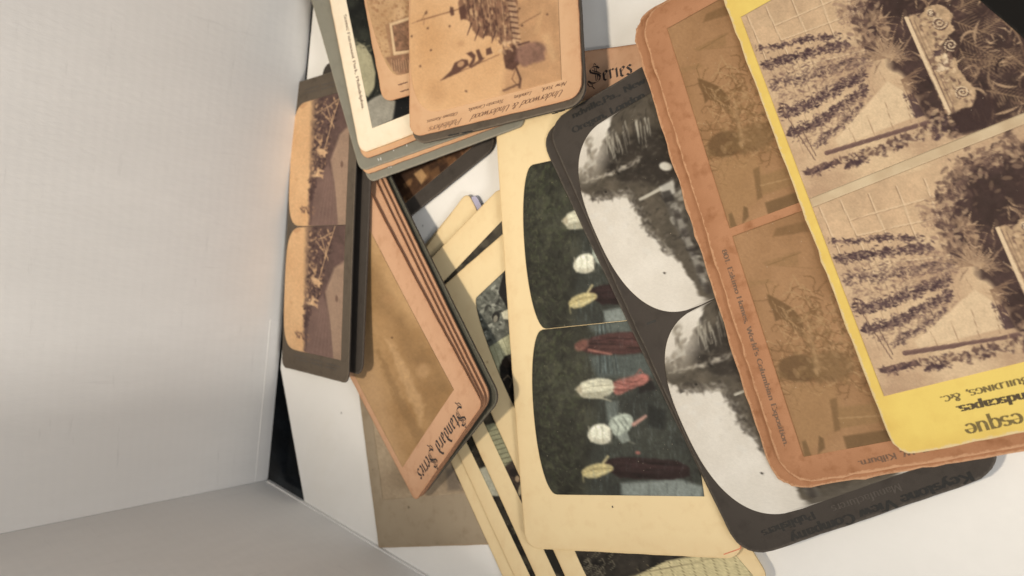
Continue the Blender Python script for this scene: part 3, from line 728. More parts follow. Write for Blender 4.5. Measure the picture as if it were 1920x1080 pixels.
def paint_eskimo(c):
    c.base((166, 123, 82)); c.tone((148, 108, 70), (180, 136, 94), 90, 3, 5, 1.8)
    dk = (128, 96, 58)
    c.fill([(1318, 42), (1324, 26), (1372, 6), (1378, 24)], (122, 90, 56), .8, 4)
    c.fill([(1300, 92), (1360, 62), (1362, 86), (1310, 96)], (142, 108, 68), .5, 4); c.line((1310, 95), (1365, 62), 1.6, dk, .7); c.line((1330, 92), (1410, 84), 1.4, dk, .4)
    c.fill([(1270, 130), (1312, 118), (1320, 126), (1274, 138)], (150, 114, 74), .6, 4)
    c.fill([(1308, 146), (1325, 152), (1350, 163), (1368, 184), (1370, 212), (1344, 194), (1330, 186), (1322, 194), (1318, 176), (1310, 160)], (106, 78, 48), .9, 3, .1)
    for l in [[(1312, 150), (1306, 128), (1310, 120)], [(1317, 150), (1322, 130)], [(1322, 132), (1328, 128)]]: c.path(l, 1.6, dk, .85)
    rng = c.rng
    for k in range(300):
        x = 1322 + rng.rand() * 210; y = 150 + rng.rand() * 175 - (x - 1322) * .32; pts = [(x, y)]; an = rng.rand() * 6.28
        for s in range(5):
            an += rng.randn() * .75; l = 5 + rng.rand() * 9; x += l * math.cos(an); y += l * math.sin(an); pts.append((x, y))
        c.path(pts, 1.3 + rng.rand() * 1.9, (112, 80, 48) if rng.rand() < .7 else (188, 150, 104), .5)
    c.ell((1360, 270), 34, 24, -.25, (100, 74, 46), .9, 5); c.ell((1412, 258), 40, 26, -.3, (120, 92, 58), .7, 9); c.ell((1330, 288), 12, 7, 0, (120, 92, 58), .6)
    c.fill([(1374, 190), (1380, 188), (1396, 270), (1388, 276)], (184, 148, 104), .5, 4)
    c.scatter([(1340, 180), (1430, 150), (1480, 280), (1350, 300)], 220, 6, [(116, 88, 56), (140, 108, 68), (190, 152, 106)], .4)
    c.fill([(1340, 300), (1420, 290), (1440, 350), (1375, 420), (1352, 380)], (176, 136, 90), .55, 14)
    c.fill([(1412, 318), (1424, 312), (1430, 370), (1420, 376)], (122, 92, 58), .8, 4)
    c.fill([(1424, 330), (1500, 306), (1510, 340), (1430, 366)], (150, 116, 74), .7, 5); c.line((1426, 348), (1500, 330), 3, (186, 148, 102), .6)
    c.fill([(1434, 380), (1500, 358), (1560, 340), (1568, 372), (1442, 408)], (108, 82, 52), .85, 4)
    c.fill([(1394, 386), (1402, 390), (1404, 406), (1392, 420)], (108, 82, 52), .85, 3); c.fill([(1366, 402), (1372, 398), (1382, 424), (1370, 428)], (112, 86, 54), .8, 3)
    c.fill([(1500, 120), (2000, -100), (2000, 300), (1560, 330)], (128, 98, 62), .6, 20, .2, 30)
    c.grain(.07, 3); c.tone((124, 88, 56), (176, 132, 92), 200, 12, alpha=.2)

def paint_camp(c):
    c.base((222, 208, 186)); c.tone((210, 196, 174), (232, 219, 198), 90, 2, 3, 1.6)
    dark = (66, 58, 48)
    trees = [(1080, 352), (1082, 326), (1100, 306), (1120, 288), (1140, 250), (1150, 180), (1240, 150), (1420, 120), (1470, 520), (1400, 560), (1330, 566), (1312, 552), (1296, 520), (1280, 500), (1262, 478), (1246, 462), (1236, 448), (1222, 438), (1208, 414), (1198, 394), (1186, 372), (1176, 358), (1158, 366), (1130, 366), (1108, 372)]
    c.fill(trees, (86, 76, 62), 1, 4, .28, 22, 3, warp=9)
    c.fill([(1124, 300), (1170, 250), (1250, 240), (1280, 330), (1240, 352), (1190, 340), (1140, 330)], (48, 41, 34), .88, 14, .3, 16, 4, warp=8)
    c.scatter(trees, 3200, 4.0, [(44, 38, 32), (70, 62, 50), (112, 100, 84), (92, 82, 68)], .55, ang=-.5, aspect=2.6, jitter=.7)
    c.ell((1112, 292), 22, 40, .5, (206, 192, 170), .75, 34); c.leaves([(1100, 250), (1112, 300), (1092, 330)], 90, 10, 5, [(210, 198, 176), (160, 146, 124), (110, 98, 82)], .55)
    c.leaves([(1096, 340), (1150, 325), (1200, 296)], 90, 4, 3.5, [(180, 166, 142), (196, 182, 160)], .5, ang=-.4, jitter=.4)
    for k in range(46):      # bright fronds at the top
        x = 1130 + c.rng.rand() * 90; y = 262 - (x - 1130) * .55 + c.rng.randn() * 9; c.line((x, y), (x + 7 + c.rng.randn() * 4, y + 26 + c.rng.rand() * 16), 3, (188, 176, 152) if c.rng.rand() < .6 else (56, 48, 40), .6, w2=1)
    c.scatter([(1080, 370), (1160, 366), (1200, 420), (1250, 470), (1200, 480), (1120, 420)], 60, 8, [(196, 182, 160), (226, 216, 198)], .3)
    c.leaves(trees[14:] , 420, 7, 4.0, [(84, 74, 62), (128, 116, 98), (168, 156, 136), (60, 52, 44)], .6)
    # people beside the water
    gp = [(1236, 350), (1262, 332), (1290, 372), (1330, 480), (1345, 560), (1318, 545), (1290, 470), (1262, 420)]
    c.fill(gp, (96, 88, 76), .8, 5, .3, 9)
    c.scatter(gp, 240, 6, [(52, 46, 40), (140, 130, 114), (188, 178, 158), (76, 68, 58)], .8, aspect=1.8)
    c.ell((1248, 312), 12, 8, .2, (226, 214, 190), .9); c.line((1200, 374), (1238, 354), 5, (196, 184, 160), .95, w2=7)
    c.fill([(1236, 350), (1262, 338), (1266, 362), (1244, 372)], (198, 188, 168), .85, 3); c.fill([(1240, 360), (1256, 356), (1266, 376), (1246, 380)], (50, 44, 38), .85, 3)
    for k in range(9): c.fill([(1262 + k * 7, 395 + k * 17), (1272 + k * 7, 392 + k * 17), (1280 + k * 7, 414 + k * 17), (1268 + k * 7, 416 + k * 17)], (168, 158, 140) if k % 2 else (58, 50, 44), .6, 3)
    c.fill([(1320, 562), (1360, 530), (1480, 500), (1480, 570), (1360, 590)], (96, 86, 72), .7, 8, .3, 8)
    c.blur(1)
    for p in ((1159, 325), (1136, 360), (1246, 512)): c.ell(p, 2.4, 2, 0, (40, 34, 28), .9)
    c.grain(.035, 2.2)

def paint_waders(c):
    c.base((50, 48, 39)); c.tone((38, 36, 30), (70, 68, 54), 46, 5, 5, 2.2)
    c.scatter([(1000, 620), (1100, 610), (1090, 930), (1040, 930), (1004, 720)], 420, 6, [(34, 33, 27), (66, 68, 48), (84, 82, 60), (56, 54, 42)], .45, jitter=2)
    for k in range(900):
        x = 1000 + abs(c.rng.randn()) * 46; y = 606 + c.rng.rand() * 326; l = 3 + c.rng.rand() * 8; an = c.rng.rand() * 6.28
        c.line((x, y), (x + l * math.cos(an), y + l * math.sin(an)), 1.2, [(30, 29, 24), (88, 88, 58), (70, 76, 48), (110, 104, 76), (46, 44, 34)][c.rng.randint(5)], .5)
    # water on the right, rippled along the picture
    c.fill([(1108, 600), (1330, 560), (1330, 940), (1100, 935), (1118, 780)], (60, 61, 54), .6, 22, .2, 14)
    c.fill([(1096, 604), (1200, 592), (1212, 626), (1112, 622)], (100, 104, 94), .75, 6)
    c.fill([(1104, 668), (1236, 662), (1240, 706), (1120, 708)], (88, 93, 85), .75, 8); c.fill([(1136, 752), (1160, 752), (1158, 792), (1138, 790)], (120, 124, 112), .7, 6)
    c.fill([(1164, 906), (1270, 898), (1318, 912), (1318, 936), (1166, 930)], (142, 145, 132), .9, 8)
    for k in range(320):
        x = 1094 + c.rng.rand() * 225; y = 600 + c.rng.rand() * 335; l = 8 + c.rng.rand() * 26
        col = [(36, 38, 36), (128, 132, 120), (80, 84, 76)][c.rng.randint(3)]
        c.line((x, y), (x + c.rng.randn() * 2, y + l), 1.2, col, .35)
    for k in range(16): c.line((1118 + k * 1.2 + c.rng.randn() * 3, 590), (1124 + k * 2 + c.rng.randn() * 5, 700), 1.3, (30, 32, 30) if k % 2 else (128, 140, 134), .5)
    # four figures
    for (x, y, w, h, cc) in [(1215, 650, 60, 22, (40, 34, 32)), (1235, 722, 50, 16, (70, 50, 46)), (1225, 800, 60, 22, (96, 100, 92)), (1280, 886, 60, 24, (34, 28, 27))]:
        for k in range(26): xx = x + c.rng.rand() * w; yy = y + c.rng.randn() * h * .45; c.line((xx, yy), (xx + 3, yy + c.rng.randn() * 6), 2, cc, .5)
    c.cloth([(1086, 656), (1100, 634), (1140, 625), (1190, 621), (1202, 628), (1230, 634), (1226, 656), (1196, 663), (1150, 666), (1110, 664)], (70, 45, 40), 40, .05, .45, 3)
    c.ell((1091, 647), 14, 9, -.6, (128, 84, 70), .9, 5); c.ell((1086, 650), 7, 6, 0, (168, 120, 100), .8, 4); c.line((1104, 656), (1146, 664), 4.5, (170, 112, 94), .9, 2.5, w2=3); c.ell((1200, 627), 6, 4, 0, (180, 110, 94), .85, 3)
    c.fill([(1198, 714), (1220, 710), (1232, 730), (1196, 738)], (30, 25, 24), .85, 5)
    c.cloth([(1146, 716), (1186, 708), (1204, 700), (1218, 704), (1214, 720), (1188, 727), (1160, 742), (1148, 736)], (154, 98, 84), 30, .0, .35, 4)
    c.ell((1207, 706), 7, 4.5, .4, (196, 118, 102), .85, 3); c.path([(1192, 704), (1200, 692), (1206, 700)], 2.2, (146, 88, 74), .85)
    c.cloth([(1082, 728), (1090, 717), (1106, 712), (1128, 709), (1146, 711), (1152, 722), (1150, 738), (1126, 746), (1098, 748), (1086, 740)], (208, 198, 166), 34, .05, .2, 5)
    c.ell((1112, 742), 30, 5, .05, (150, 140, 112), .5, 6); c.ell((1090, 730), 6, 8, 0, (222, 212, 182), .6, 5)
    c.cloth([(1100, 814), (1108, 802), (1122, 795), (1136, 795), (1147, 806), (1146, 830), (1122, 834), (1106, 826)], (228, 218, 188), 16, .9, .12, 6); c.line((1129, 800), (1131, 832), 2, (168, 158, 130), .75, 2.5); c.ell((1126, 828), 16, 4, .1, (170, 160, 132), .5, 5)
    c.cloth([(1138, 792), (1158, 779), (1180, 775), (1188, 786), (1184, 804), (1156, 821), (1146, 806)], (178, 180, 158), 26, .9, .3, 7)
    c.line((1188, 796), (1211, 780), 7, (206, 154, 132), .92, 3, w2=5); c.line((1166, 822), (1190, 832), 2.5, (120, 116, 96), .7, 2)
    c.cloth([(1130, 868), (1144, 858), (1200, 858), (1290, 866), (1296, 900), (1168, 898), (1146, 886)], (42, 28, 26), 40, .05, .4, 8, 2.5)
    c.cloth([(1088, 884), (1104, 873), (1130, 868), (1152, 874), (1148, 884), (1118, 897), (1098, 897)], (196, 176, 122), 26, -.3, .3, 9); c.line((1131, 868), (1140, 856), 4.5, (202, 182, 130), .9, 2.5); c.line((1093, 886), (1094, 905), 3.5, (184, 166, 116), .85, 2, w2=1)
    c.ell((1196, 849), 4.5, 3, 0, (186, 108, 92), .85, 2.5)
    # faces, hat brims, sleeves and deep folds
    c.line((1104, 800), (1108, 828), 3, (186, 176, 146), .7, 2); c.path([(1116, 796), (1120, 812), (1114, 830)], 1.6, (178, 168, 138), .7); c.line((1146, 806), (1146, 828), 3, (96, 92, 78), .7, 2)
    c.path([(1150, 786), (1160, 800), (1156, 818)], 2, (112, 114, 100), .8); c.path([(1166, 780), (1176, 792), (1172, 810)], 2, (118, 120, 106), .8); c.fill([(1156, 818), (1176, 810), (1182, 826), (1166, 832)], (150, 152, 136), .8, 3)
    c.path([(1088, 730), (1112, 724), (1146, 722)], 1.8, (158, 148, 120), .75); c.path([(1092, 740), (1120, 736), (1150, 732)], 1.8, (150, 140, 112), .75); c.fill([(1080, 726), (1090, 722), (1092, 738), (1082, 736)], (176, 160, 128), .8, 3); c.line((1120, 744), (1146, 752), 4, (186, 176, 146), .85, 2, w2=2)
    c.path([(1150, 716), (1172, 722), (1206, 710)], 2, (108, 62, 54), .8); c.path([(1150, 730), (1170, 732), (1190, 722)], 2, (108, 62, 54), .8)
    c.fill([(1076, 646), (1088, 640), (1096, 648), (1086, 656)], (96, 62, 52), .8, 3); c.path([(1110, 640), (1150, 634), (1200, 636)], 2, (44, 28, 26), .8); c.path([(1112, 652), (1160, 650), (1220, 648)], 2, (96, 66, 56), .6)
    c.path([(1092, 888), (1116, 880), (1148, 878)], 1.8, (140, 122, 78), .8); c.path([(1100, 894), (1120, 889), (1140, 884)], 1.5, (226, 210, 162), .7); c.path([(1150, 866), (1210, 872), (1286, 878)], 2.2, (66, 46, 42), .7)
    c.fill([(1230, 620), (1330, 600), (1330, 660), (1240, 660)], (34, 32, 30), .7, 10); c.fill([(1216, 760), (1250, 770), (1246, 806), (1214, 800)], (28, 28, 26), .7, 8)
    for k in range(260):
        x = 1100 + c.rng.rand() * 215; y = 610 + c.rng.rand() * 320; c.line((x, y), (x + c.rng.randn() * 1.5, y + 5 + c.rng.rand() * 12), 1.0, (140, 150, 142), .22)
    c.blur(1); c.grain(.09, 2.6); c.grain(.10, 5.5, 9)

def paint_bridge_valley(c):
    c.base((224, 176, 124)); c.tone((214, 164, 114), (230, 184, 132), 60, 2)
    c.fill([(586, 180), (600, 176), (700, 150), (690, 440), (580, 428), (578, 380), (584, 300), (586, 240)], (86, 64, 58), 1, 6, .22, 10, 3, warp=4)
    c.fill([(584, 176), (596, 174), (592, 300), (584, 340), (580, 300)], (150, 118, 88), .6, 6)
    c.scatter([(592, 186), (640, 176), (616, 280), (606, 345), (584, 345)], 800, 2.8, [(48, 32, 34), (66, 45, 44), (196, 152, 110), (104, 78, 64), (58, 40, 40)], .8, jitter=2)
    for l in [[(640, 172), (624, 224), (608, 282)], [(604, 210), (626, 236)], [(612, 196), (626, 240)], [(600, 208), (616, 200), (634, 186)], [(620, 236), (624, 214)]]: c.path(l, 1.5, (206, 164, 120), .75)
    c.fill([(620, 300), (637, 252), (668, 222), (690, 230), (688, 440), (634, 440), (628, 360)], (158, 128, 104), .95, 5, .10, 26)
    c.fill([(590, 340), (616, 306), (626, 340), (634, 438), (582, 438)], (112, 86, 76), .95, 4, .12, 22)
    for k in range(5): c.line((592 + k * 8, 436), (612 + k * 4, 330), 1.2, (140, 112, 96), .4)
    c.scatter([(596, 276), (612, 280), (612, 294), (600, 292)], 26, 4, [(230, 186, 136), (206, 162, 118)], .85); c.scatter([(588, 318), (606, 320), (604, 332), (590, 330)], 26, 4, [(234, 190, 140), (206, 162, 118)], .85); c.scatter([(590, 252), (604, 254), (604, 272), (592, 270)], 20, 3, [(204, 160, 114)], .7)
    c.scatter([(580, 335), (592, 330), (590, 372), (580, 375)], 40, 3.5, [(64, 44, 42)], .85)
    c.scatter([(562, 386), (590, 388), (590, 400), (562, 398)], 24, 3, [(84, 60, 52), (150, 110, 82)], .85)
    c.ell((641, 308), 2.5, 6, 0, (96, 70, 58), .8); c.ell((556, 336), 3, 3, 0, (196, 146, 100), .6); c.ell((568, 198), 7, 4, -.5, (190, 138, 94), .6)
    c.tone((200, 160, 120), (230, 190, 140), 20, 12, alpha=.08); c.grain(.07, 2.4)

def paint_warship(c):
    c.base((216, 166, 116)); c.tone((206, 156, 106), (224, 176, 126), 80, 4)
    dk = (92, 62, 50)
    c.fill([(962, 0), (1046, -20), (1062, 150), (940, 190), (950, 120), (968, 80)], (186, 140, 98), .85, 14, .12, 20)
    c.fill([(860, -400), (960, -400), (972, 60), (966, 90), (934, 70), (914, 66), (906, 74), (890, 62), (880, 40), (864, 34), (860, 14)], (124, 88, 66), .9, 3, .3, 7, 2, warp=3)
    for k in range(520):
        x = 862 + c.rng.rand() * 104; y = -60 + c.rng.rand() * 145
        if x < 862 + max(0, (y - 14)) * 1.05: continue
        s = 1.2 + c.rng.rand() * 3; l = 3 + c.rng.rand() * 9
        c.fill([(x, y), (x + s, y - 1), (x + s + l * .25, y + l), (x + l * .2, y + l)], [(76, 50, 42), (160, 120, 88), (208, 164, 118), (92, 64, 52), (132, 96, 72)][c.rng.randint(5)], .7, 1.3)
    for k in range(7): c.line((872 + k * 13, -30), (882 + k * 13, 44 + k * 5), 1.4, (214, 170, 124) if k % 2 else (60, 38, 34), .7)
    for (x, y) in ((884, 60), (898, 70), (914, 66), (930, 74)): c.line((x, y - 16), (x - 8, y + 6), 3, (70, 46, 40), .85, w2=1.4)
    for k in range(34):     # awnings and boats along the deck
        y = -20 + k * 3.4; c.line((948 + k * .55, y), (962 + k * .5, y + 2), 2.2, (222, 178, 132) if k % 3 else (80, 54, 44), .8)
    c.line((782, 40), (864, 16), 2.2, (128, 90, 64), .9); c.line((790, 38), (800, 20), 1.3, (120, 84, 60), .7); c.ell((799, 24), 2.5, 3.5, .5, (116, 82, 60), .9); c.line((772, 44), (790, 38), 1.2, (150, 110, 78), .8)
    c.line((796, 34), (794, 46), 1.2, (130, 92, 66), .7)
    c.fill([(844, 12), (850, 14), (852, 28), (846, 30), (843, 22)], dk, .9, 2); c.fill([(860, 14), (872, 10), (874, 34), (864, 38)], dk, .9, 2)
    # signal flags on their halyard
    c.line((826, 151), (936, 102), 1.6, (124, 86, 62), .9)
    c.fill([(826, 151), (846, 132), (852, 118), (866, 111), (877, 112), (879, 122), (860, 136)], dk, .93, 2); c.ell((864, 120), 7, 5, -.6, (206, 158, 112), .8)
    c.fill([(874, 100), (884, 96), (892, 104), (890, 116), (882, 126), (878, 124), (886, 110)], dk, .93, 2); c.fill([(892, 94), (898, 92), (906, 110), (898, 114)], dk, .93, 2); c.fill([(880, 126), (904, 108), (910, 108), (902, 116), (884, 128)], dk, .8, 2)
    c.fill([(911, 92), (920, 88), (924, 100), (912, 104)], dk, .9, 2); c.line((922, 90), (926, 102), 2, (216, 170, 122))
    c.fill([(946, 96), (966, 82), (974, 120), (962, 132), (948, 128), (944, 108)], (84, 56, 46), .9, 3, .3, 5)
    c.scatter([(930, 84), (970, 70), (974, 96), (936, 104)], 50, 4, [(222, 178, 132), (96, 66, 52)], .8)
    c.fill([(970, 86), (1006, 76), (1024, 86), (1022, 112), (984, 124), (966, 116)], (122, 88, 74), .8, 7, .25, 7, 3, warp=4); c.line((972, 84), (992, 78), 3, (76, 50, 44), .8)
    c.path([(968, 128), (976, 148), (974, 164)], 4.5, (92, 64, 50), .9); c.path([(966, 132), (960, 148), (970, 160)], 2, (110, 78, 58), .7); c.path([(944, 170), (972, 158)], 4, (100, 70, 54), .85)
    c.fill([(1000, 62), (1014, 14), (1020, 16), (1012, 64)], (206, 160, 112), .5, 5); c.fill([(1014, 66), (1030, 60), (1044, 110), (1036, 118)], (214, 170, 122), .5, 8)
    c.path([(972, 48), (1014, 24)], 1.4, (110, 78, 58), .8)
    for p in ((974, 16), (1026, 27), (979, 48), (802, 53), (843, 49), (772, 68), (788, 124), (874, 171), (808, 94)): c.ell(p, 1.9, 1.7, 0, (70, 46, 38), .9)
    c.ell((864, 82), 7, 5, 0, (190, 142, 98), .6, 5); c.ell((818, 176), 16, 22, 0, (192, 144, 98), .5, 16)
    c.blur(1); c.grain(.05, 2.4)

def paint_parlour(c):
    c.base((196, 154, 108)); c.tone((184, 142, 98), (206, 164, 118), 30, 2)
    c.scatter([(680, -60), (780, -60), (780, 60), (735, 120), (695, 90)], 260, 2.6, [(156, 112, 76), (170, 124, 86)], .7, aspect=1.3)
    c.fill([(722, 46), (768, 28), (780, 28), (780, 110), (734, 112)], (150, 110, 78), .7, 3)
    c.fill([(730, 44), (778, 28), (784, 98), (738, 104)], (222, 184, 138), .95, 1.6); c.fill([(735, 48), (778, 34), (782, 92), (742, 97)], (134, 96, 70), .95, 1.6, .35, 5)
    c.fill([(722, 108), (780, 96), (784, 140), (744, 140)], (140, 100, 74), .75, 4, .3, 5)
    for k in range(22): c.line((734 + k * 2.2, 112 + c.rng.randn() * 2), (736 + k * 2.2, 128 + c.rng.rand() * 10), 1.4, (96, 64, 52) if k % 2 else (196, 156, 114), .7)
    c.grain(.07, 2.2)

def paint_pond(c):
    c.base((34, 34, 28)); c.tone((24, 24, 20), (52, 52, 42), 20, 3)
    c.fill([(600, -500), (700, -500), (690, -40), (664, -10), (650, -40)], (150, 140, 116), .5, 20, .3, 18)
    c.fill([(666, 76), (684, 86), (696, 104), (704, 136), (702, 164), (690, 182), (680, 176), (672, 130)], (170, 158, 122), .97, 3, .08, 12)
    c.scatter([(662, 70), (690, 78), (700, 110), (690, 96), (668, 84)], 70, 3, [(30, 30, 24), (120, 112, 86)], .7)
    c.path([(706, 156), (700, 178), (686, 190)], 3.5, (26, 26, 22), .95)
    c.fill([(684, 196), (700, 184), (716, 176), (742, 190), (740, 222), (694, 244)], (156, 146, 126), .97, 3, .08, 8); c.fill([(742, 188), (780, 176), (784, 214), (736, 226)], (22, 22, 22), .9, 4)
    c.grain(.10, 2.4)

def paint_faded(c):
    c.base((178, 136, 90)); c.tone((160, 120, 76), (194, 152, 104), 70, 4, 5, 1.8)
    c.fill([(560, 380), (690, 640), (760, 872), (700, 860), (540, 480)], (200, 158, 112), .75, 26)
    c.fill([(610, 300), (690, 470), (760, 600), (850, 716), (810, 792), (772, 690), (735, 610), (690, 560), (640, 470)], (146, 110, 70), .6, 22, .12, 26, warp=6)
    c.fill([(722, 634), (730, 634), (764, 690), (796, 760), (790, 800), (764, 740)], (206, 164, 116), .6, 8, .1, 8, warp=5)
    c.fill([(704, 656), (712, 656), (766, 770), (800, 820), (784, 834), (748, 770)], (140, 106, 68), .5, 7, warp=5)
    c.ell((793, 696), 12, 14, .5, (190, 148, 102), .7, 8); c.ell((730, 560), 12, 9, .4, (172, 130, 86), .6, 6); c.ell((735, 633), 1.8, 1.8, 0, (80, 56, 40), .8)
    c.line((670, 712), (690, 660), 1.4, (196, 156, 110), .6); c.grain(.05, 3.5)

def paint_couple(c):
    c.base((176, 170, 130)); c.tone((150, 146, 112), (200, 192, 150), 20, 3)
    c.fill([(880, 570), (950, 500), (1000, 470), (1010, 610), (962, 622), (912, 654), (896, 610)], (96, 94, 82), .95, 2, .4, 9)
    c.scatter([(895, 560), (945, 512), (955, 600), (912, 650), (900, 620)], 170, 4.5, [(40, 38, 34), (150, 146, 126), (190, 184, 160), (70, 68, 60)], .75, aspect=2.2)
    c.fill([(934, 548), (948, 500), (990, 480), (992, 576), (952, 580)], (34, 31, 29), .96, 2); c.fill([(940, 586), (956, 578), (980, 578), (980, 602), (944, 598)], (226, 214, 178), .95, 2)
    c.ell((930, 594), 7, 11, .2, (36, 33, 30), .9); c.ell((929, 598), 4, 7, .2, (150, 140, 118), .9)
    for k in range(6): c.line((916 + k * 9, 652 - k * 6), (934 + k * 9, 704 - k * 6), 1.6, (138, 132, 100), .7)
    c.fill([(936, 688), (946, 668), (968, 660), (990, 690), (1010, 780), (966, 768), (938, 708)], (34, 29, 26), .95, 3, .3, 8)
    c.ell((950, 680), 10, 9, .5, (52, 42, 34), .9); c.path([(944, 712), (952, 704), (960, 712), (956, 726)], 2.5, (120, 104, 82), .8)
    c.fill([(960, 760), (1060, 760), (1080, 1000), (1060, 1000)], (50, 44, 38), .9, 8, .3, 12); c.grain(.12, 2.2)
def paint_porch(c):
    c.base((44, 39, 33)); c.tone((30, 27, 23), (66, 58, 48), 22, 3)
    for k in range(16):
        x = 1082 + c.rng.rand() * 60; y = 1030 + c.rng.rand() * 50; c.path([(x, y), (x + 8, y - 6), (x + 12, y + 4), (x + 4, y + 12)], 1.8, (120, 108, 86), .7)
    c.fill([(1170, 1090), (1250, 1052), (1420, 1020), (1440, 1120), (1180, 1120)], (216, 196, 144), .97, 2, .06)
    for k in range(12): c.line((1194 + k * 20, 1062 - k * 3), (1208 + k * 20, 1100 - k * 2), 1.4, (120, 104, 74), .8)
    c.line((1180, 1080), (1420, 1030), 2, (150, 132, 96), .8); c.grain(.12, 2.2)
def paint_cottage(c):
    c.base((76, 66, 54)); c.tone((40, 35, 30), (96, 86, 68), 24, 5)
    c.fill([(780, 580), (1010, 380), (1020, 470), (850, 560)], (74, 76, 62), .9, 4, .3, 8); c.scatter([(800, 560), (950, 410), (960, 440), (830, 570)], 120, 4, [(40, 40, 34), (150, 146, 120)], .6)
    c.fill([(905, 800), (935, 790), (960, 850), (965, 868), (930, 888), (914, 850)], (158, 152, 116), .97, 3)
    for k in range(8): c.line((908 + k * 2, 812 + k * 9), (948 + k * 3, 800 + k * 9), 2, (96, 90, 66), .75)
    c.fill([(934, 884), (962, 862), (1000, 950), (1010, 1000), (985, 990)], (62, 50, 42), .95, 4, .25, 8)
    c.ell((962, 886), 7, 8, 0, (40, 32, 28), .95); c.ell((970, 898), 4, 6, 0, (190, 160, 124), .95); c.ell((976, 918), 4, 12, .2, (206, 184, 140), .9); c.ell((960, 916), 8, 18, -.4, (36, 30, 27), .9)
    c.fill([(1000, 1018), (1040, 1000), (1070, 1090), (1020, 1060)], (38, 34, 28), .95, 4); c.grain(.14, 2.4)
def paint_garden(c):
    c.base((44, 38, 32)); c.tone((28, 24, 20), (72, 64, 50), 14, 6); c.fill([(896, 880), (930, 868), (940, 900), (944, 930), (918, 930)], (186, 178, 150), .95, 3)
    c.scatter([(930, 920), (1010, 1080), (960, 1010)], 60, 4, [(120, 108, 84), (30, 26, 22)], .7); c.grain(.14, 2.2)
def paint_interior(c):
    c.base((86, 58, 38)); c.tone((50, 34, 25), (112, 76, 48), 30, 4)  # browns lowered: part of the shade under the upper stack is painted in
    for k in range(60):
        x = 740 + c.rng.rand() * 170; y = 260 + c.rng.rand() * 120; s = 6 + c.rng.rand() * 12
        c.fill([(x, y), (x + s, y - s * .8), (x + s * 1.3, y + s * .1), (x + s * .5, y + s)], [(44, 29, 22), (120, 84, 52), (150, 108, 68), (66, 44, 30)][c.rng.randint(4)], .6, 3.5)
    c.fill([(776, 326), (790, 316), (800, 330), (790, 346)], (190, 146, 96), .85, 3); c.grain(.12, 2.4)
def paint_road(c):
    c.base((176, 150, 118)); c.tone((160, 136, 106), (190, 164, 130), 50, 4)
    c.fill([(846, 866), (862, 872), (900, 930), (872, 916), (858, 900)], (34, 31, 29), .95, 5, .3, 6, warp=3); c.fill([(836, 880), (850, 876), (866, 918), (840, 920)], (110, 98, 84), .6, 7)
    c.grain(.08, 3)

# ------------------------------------------------------------------ the cards, lowest first
cream = board_mat('cream_board', (243, 212, 158), stain=(206, 154, 92), mott=.10, spots=.5, wear=.4, wearcol=(226, 190, 134))
charcoal = board_mat('charcoal_board', (76, 67, 58), stain=(46, 40, 34), mott=.25, spots=.2, wear=.35, wearcol=(120, 108, 92))
tan = board_mat('tan_board', (218, 171, 126), stain=(176, 112, 68), mott=.14, spots=.55, wear=.45, wearcol=(196, 142, 100))
pinkt = board_mat('pink_tan_board', (216, 166, 126), stain=(166, 110, 70), mott=.22, spots=.4, wear=.5, wearcol=(186, 128, 88))
rust = board_mat('rust_board', (190, 134, 94), stain=(134, 82, 46), mott=.42, spots=.8, wear=.8, wearcol=(222, 170, 126))
yellow = board_mat('yellow_board', (236, 202, 106), stain=(206, 160, 78), mott=.12, spots=.4, wear=.95, wearcol=(226, 204, 160))
white_b = board_mat('ivory_board', (252, 226, 190), stain=(220, 170, 120), mott=.10, spots=.5, wear=.4, wearcol=(226, 186, 140))
greyb = board_mat('grey_board', (142, 134, 114), stain=(100, 92, 80), mott=.15, spots=.3, wear=.4, wearcol=(176, 160, 134))
olive = board_mat('olive_board', (88, 83, 68), stain=(70, 64, 52), mott=.2, spots=.3, wear=.4, wearcol=(140, 130, 106))
umber = board_mat('umber_board', (102, 88, 72), stain=(62, 52, 42), mott=.28, spots=.2, wear=.4, wearcol=(136, 120, 98))
buff = board_mat('buff_board', (172, 150, 120), stain=(120, 98, 70), mott=.18, spots=.7, wear=.4, wearcol=(190, 150, 110))
lilac = board_mat('lilac_board', (186, 176, 186), mott=.1, spots=0, wear=.2)
black_b = board_mat('black_board', (26, 23, 20), stain=(20, 18, 16), mott=.1, spots=0, wear=.2)
k_cream = core_mat('cream_core', (206, 172, 120)); k_dark = core_mat('dark_core', (84, 72, 60)); k_tan = core_mat('tan_core', (150, 104, 72))
k_grey = core_mat('grey_core', (150, 140, 120)); k_rust = core_mat('rust_core', (176, 116, 78)); k_yel = core_mat('yellow_core', (176, 146, 96)); k_blk = core_mat('black_core', (20, 18, 16))
ink_black = ink_mat('black_ink', (44, 32, 28)); ink_brown = ink_mat('brown_ink', (96, 66, 48)); ink_soft = ink_mat('faint_ink', (112, 76, 52))
ink_on_grey = ink_mat('ink_on_charcoal', (12, 10, 9), .1); ink_dim = ink_mat('dim_ink_on_umber', (70, 60, 50), .2); ink_olive = ink_mat('ink_on_yellow', (108, 88, 40), .4); ink_rust = ink_mat('ink_on_rust', (104, 72, 48))
chalk = ink_mat('white_scratch', (220, 212, 196), .2)

def rect(card, xl, xr, y0, y1):
    """rectangle in card millimetres: left edge through pixel xl, right edge through xr, ends through y0 and y1 (numbers are mm)"""
    g = lambda v, i: v if isinstance(v, (int, float)) else card.loc(v)[i]
    a, b, c, d = g(xl, 0), g(xr, 0), g(y0, 1), g(y1, 1)
    return [(a, c), (b, c), (b, d), (a, d)]

